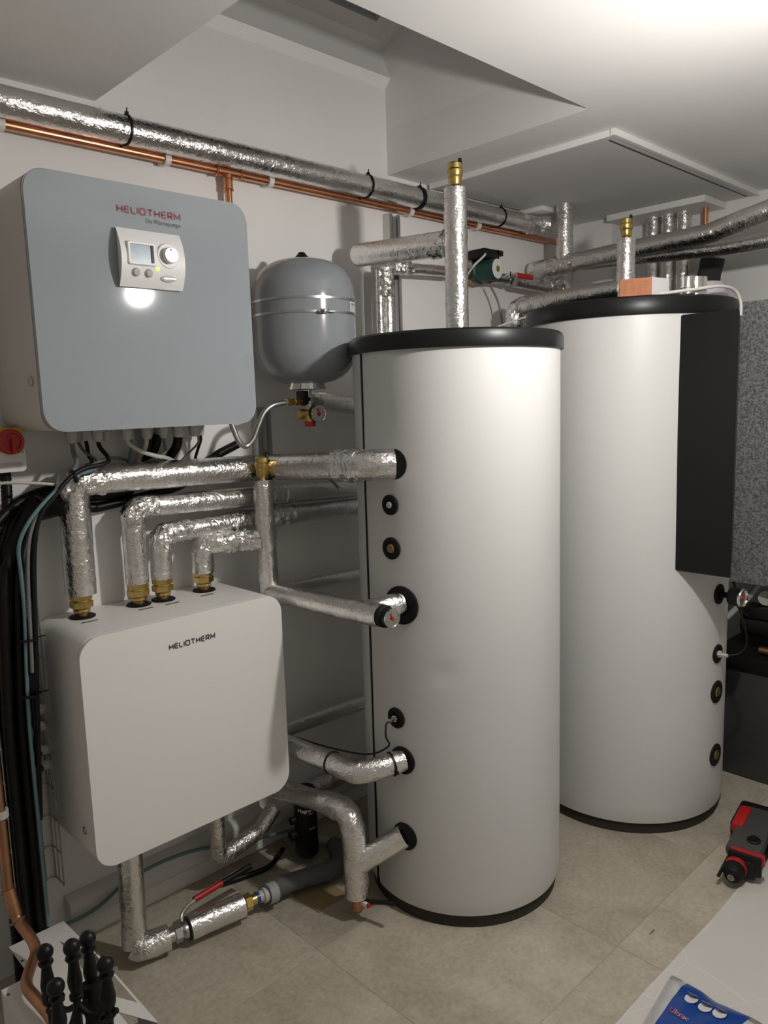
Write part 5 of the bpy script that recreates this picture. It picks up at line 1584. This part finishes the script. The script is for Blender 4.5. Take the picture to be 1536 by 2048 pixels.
# ------------------------------------------------------------------ plastic film, drill and bag on the floor
bm = B()
nx, ny = 60, 36
X0, X1, Y0, Y1 = 1.05, 3.0, -0.35, 0.862
grid = []
for i in range(nx + 1):
    row = []
    for j in range(ny + 1):
        x_ = X0 + (X1 - X0) * i / nx
        y_ = Y0 + (Y1 - Y0) * j / ny
        if j == ny:
            y_ += -0.012 * (x_ - 1.6) + 0.006 * noise.noise(V((x_ * 5, 0, 0)))
        z_ = 0.0025 + 0.004 * max(0, noise.noise(V((x_ * 4, y_ * 4, 1.7)))) + 0.003 * max(0, noise.noise(V((x_ * 11, y_ * 9, 5))))
        row.append(bm.verts.new((x_, y_, z_)))
    grid.append(row)
for i in range(nx):
    for j in range(ny):
        bm.faces.new((grid[i][j], grid[i + 1][j], grid[i + 1][j + 1], grid[i][j + 1]))
solo('plastic_film', bm, 'film', 'sheet of clear wrinkled plastic film spread over the floor tiles', 'film', angle=2.0)

dr = thing('hammer_drill', 'black and red cordless hammer drill lying on its side on the floor', 'drill', (2.45, 0.86, 0))
ax = V((0.98, 0.13, 0.07)).normalized()          # from chuck towards the back
nose = V((2.30, 0.872, 0.042))
bm = B(); lathe(bm, [(0, 0.004), (0.0065, 0.004), (0.0065, 0), (0.0125, 0), (0.0135, 0.004), (0.022, 0.008), (0.0285, 0.018), (0.032, 0.032), (0.0315, 0.050), (0, 0.050)], nose, ax, 32); obj('chuck', bm, 'rubber', dr)
bm = B(); lathe(bm, [(0.0068, -0.0012), (0.0105, -0.0012), (0.0105, 0.004), (0.0068, 0.004), (0.0068, -0.0012)], nose, ax, 24); obj('chuck_ring', bm, 'wire', dr)
bm = B(); lathe(bm, [(0, 0.048), (0.0325, 0.048), (0.034, 0.052), (0.034, 0.066), (0, 0.066)], nose, ax, 32); obj('collar', bm, 'red', dr)
up = V((0, 0, 1)); up = (up - ax * up.dot(ax)).normalized(); sd = ax.cross(up)          # sd points along -y or +y


def dbox(bm, a0, s0, u0, a1, s1, u1, bev=0.006):
    b2 = B(); box(b2, (a0, s0, u0), (a1, s1, u1), bev)
    for v in b2.verts:
        v.co = nose + ax * v.co.x + sd * v.co.y + up * v.co.z
    me = bpy.data.meshes.new('tmp'); b2.to_mesh(me); b2.free()
    bm.from_mesh(me); bpy.data.meshes.remove(me)
    return bm


sgn = 1.0 if sd.y > 0 else -1.0


def DB(bm, a0, s0, u0, a1, s1, u1, bev=0.006):
    lo, hi = sorted(((s0 - 0.018) * sgn, (s1 - 0.018) * sgn))
    return dbox(bm, a0, lo, u0, a1, hi, u1, bev)


bm = B(); DB(bm, 0.060, -0.040, -0.034, 0.36, 0.040, 0.030, 0.012); obj('gear_housing', bm, 'black', dr)
bm = B(); DB(bm, 0.085, -0.045, 0.010, 0.36, 0.060, 0.050, 0.014); sh = obj('side_shell', bm, 'toolgrey', dr, label='dark grey motor shell')
bm = B(); DB(bm, 0.074, -0.062, 0.016, 0.090, 0.040, 0.056, 0.006); obj('front_bumper', bm, 'red', dr)
bm = B(); DB(bm, 0.066, -0.055, -0.02, 0.082, 0.046, 0.05, 0.006); obj('bumper_frame', bm, 'black', dr)
bm = B(); DB(bm, 0.21, 0.034, 0.016, 0.34, 0.074, 0.058, 0.012); obj('rear_grip', bm, 'red', dr)
bm = B(); lathe(bm, [(0, 0), (0.021, 0), (0.021, 0.006), (0.018, 0.009), (0, 0.009)], nose + ax * 0.155 + sd * (-0.030 * sgn) + up * 0.048, up, 28); obj('mode_dial', bm, 'black', dr)
bm = B(); DB(bm, 0.14, -0.016, 0.056, 0.17, -0.008, 0.062, 0.002); obj('dial_bar', bm, 'rubber', dr)
bm = B(); cyl(bm, nose + sd * (0.036 * sgn) + up * (-0.005) + ax * (-0.005), nose + sd * (0.026 * sgn) + up * 0.02 + ax * 0.08, 0.0055, 10); obj('depth_stop', bm, 'black', dr)
bm = B(); DB(bm, 0.22, -0.13, -0.030, 0.32, -0.02, 0.022, 0.012); obj('battery', bm, 'black', dr)
bm = B(); DB(bm, 0.26, -0.03, -0.036, 0.42, 0.09, 0.03, 0.014); obj('handle', bm, 'black', dr)

# pouch: a pillow of film, its sealed end facing the drill
bg = thing('pouch_bag', 'silver and blue printed pouch bag with punched sealed end on the plastic film', 'bag', (1.66, 0.68, 0.005))


def pouch(u, v):
    """u along the length from the sealed end (towards -x), v across (towards -y)"""
    y_ = 0.832 - 0.245 * v - 0.05 * u * (1 - 2 * v) * 0.7
    x_ = 1.812 - 0.30 * u + 0.004 * math.sin(v * 7)
    z_ = 0.012 + 0.040 * (1 - math.exp(-u * 5)) * max(0.0, math.sin(PI * min(1, max(0, v)))) ** 0.6 + 0.010 * (1 - u) * math.sin(v * 9 + 1) * (0.4 + u)
    z_ += 0.004 * noise.noise(V((x_ * 22, y_ * 22, 0)))
    return V((x_, y_, max(0.006, z_)))


bm = B()
nu, nv = 40, 40
G_ = [[bm.verts.new(pouch(i / nu, j / nv)) for j in range(nv + 1)] for i in range(nu + 1)]
for i in range(nu):
    for j in range(nv):
        f = bm.faces.new((G_[i][j], G_[i + 1][j], G_[i + 1][j + 1], G_[i][j + 1]))
        vv = (j + 0.5) / nv
        f.material_index = 1 if 0.17 < vv < 0.85 else 0
ext = bmesh.ops.extrude_face_region(bm, geom=bm.faces[:])
for e in ext['geom']:
    if isinstance(e, bmesh.types.BMVert):
        e.co.z = 0.0045
obj('film', bm, ['bagsilver', 'bagblue'], bg, angle=1.0)
bm = B()
for k in range(9):
    prev = None
    u = 0.006 + 0.008 * k
    for j in range(25):
        v = 0.01 + 0.98 * j / 24
        p = pouch(u, v) + V((0, 0, 0.0012)); q = pouch(u + 0.003, v) + V((0, 0, 0.0012))
        a, b = bm.verts.new(p), bm.verts.new(q)
        if prev and not (0.17 < v < 0.85):
            bm.faces.new((prev[0], prev[1], b, a))
        prev = (a, b)
obj('seal_ribs', bm, 'steel', bg)
for v in (0.34, 0.50, 0.66):
    c = pouch(0.24, v)
    bm = B(); lathe(bm, [(0, 0), (0.0155, 0.0), (0.0155, 0.0015), (0, 0.0015)], c + V((0, 0, 0.003)), (0.1, 0.1, 1), 20, ecc=1.3); obj('punched_hole', bm, 'carton', bg)
    bm = B()
    p0 = c + V((0.004, 0, 0.004))
    vs = [bm.verts.new(p0 + V(q)) for q in ((0.014, 0.016, 0), (0.014, -0.016, 0), (0.002, -0.013, 0.008), (-0.003, 0.0, 0.011), (0.002, 0.013, 0.008))]
    bm.faces.new(vs); obj('hole_flap', bm, 'bagblue', bg)


def bag_text(s, size, u0, v0, m, sq=1.0, dz=0.002):
    b2 = text_mesh(s, size, (0, 0, 0), (1, 0, 0), (0, 1, 0), 0, 'LEFT', sq)
    for vtx in b2.verts:
        vtx.co = pouch(u0 - vtx.co.y / 0.30, v0 + vtx.co.x / 0.245) + V((0, 0, dz))
    return obj('lettering', b2, m, bg)


bag_text('Ultrac', 0.026, 0.52, 0.22, 'whiteink', 0.9, 0.0022)
bag_text('Ultrac', 0.026, 0.52, 0.22, 'red', 0.86, 0.0032)
bag_text('O', 0.09, 0.92, 0.14, 'whiteink', 1.0, 0.0026)

# a splinter on the tiles
bm = B(); box(bm, (1.94, 0.955, 0.0), (1.965, 0.958, 0.003)); solo('wood_splinter', bm, 'cardboard', 'tiny dark splinter on the tiles beside the plastic film', 'splinter')
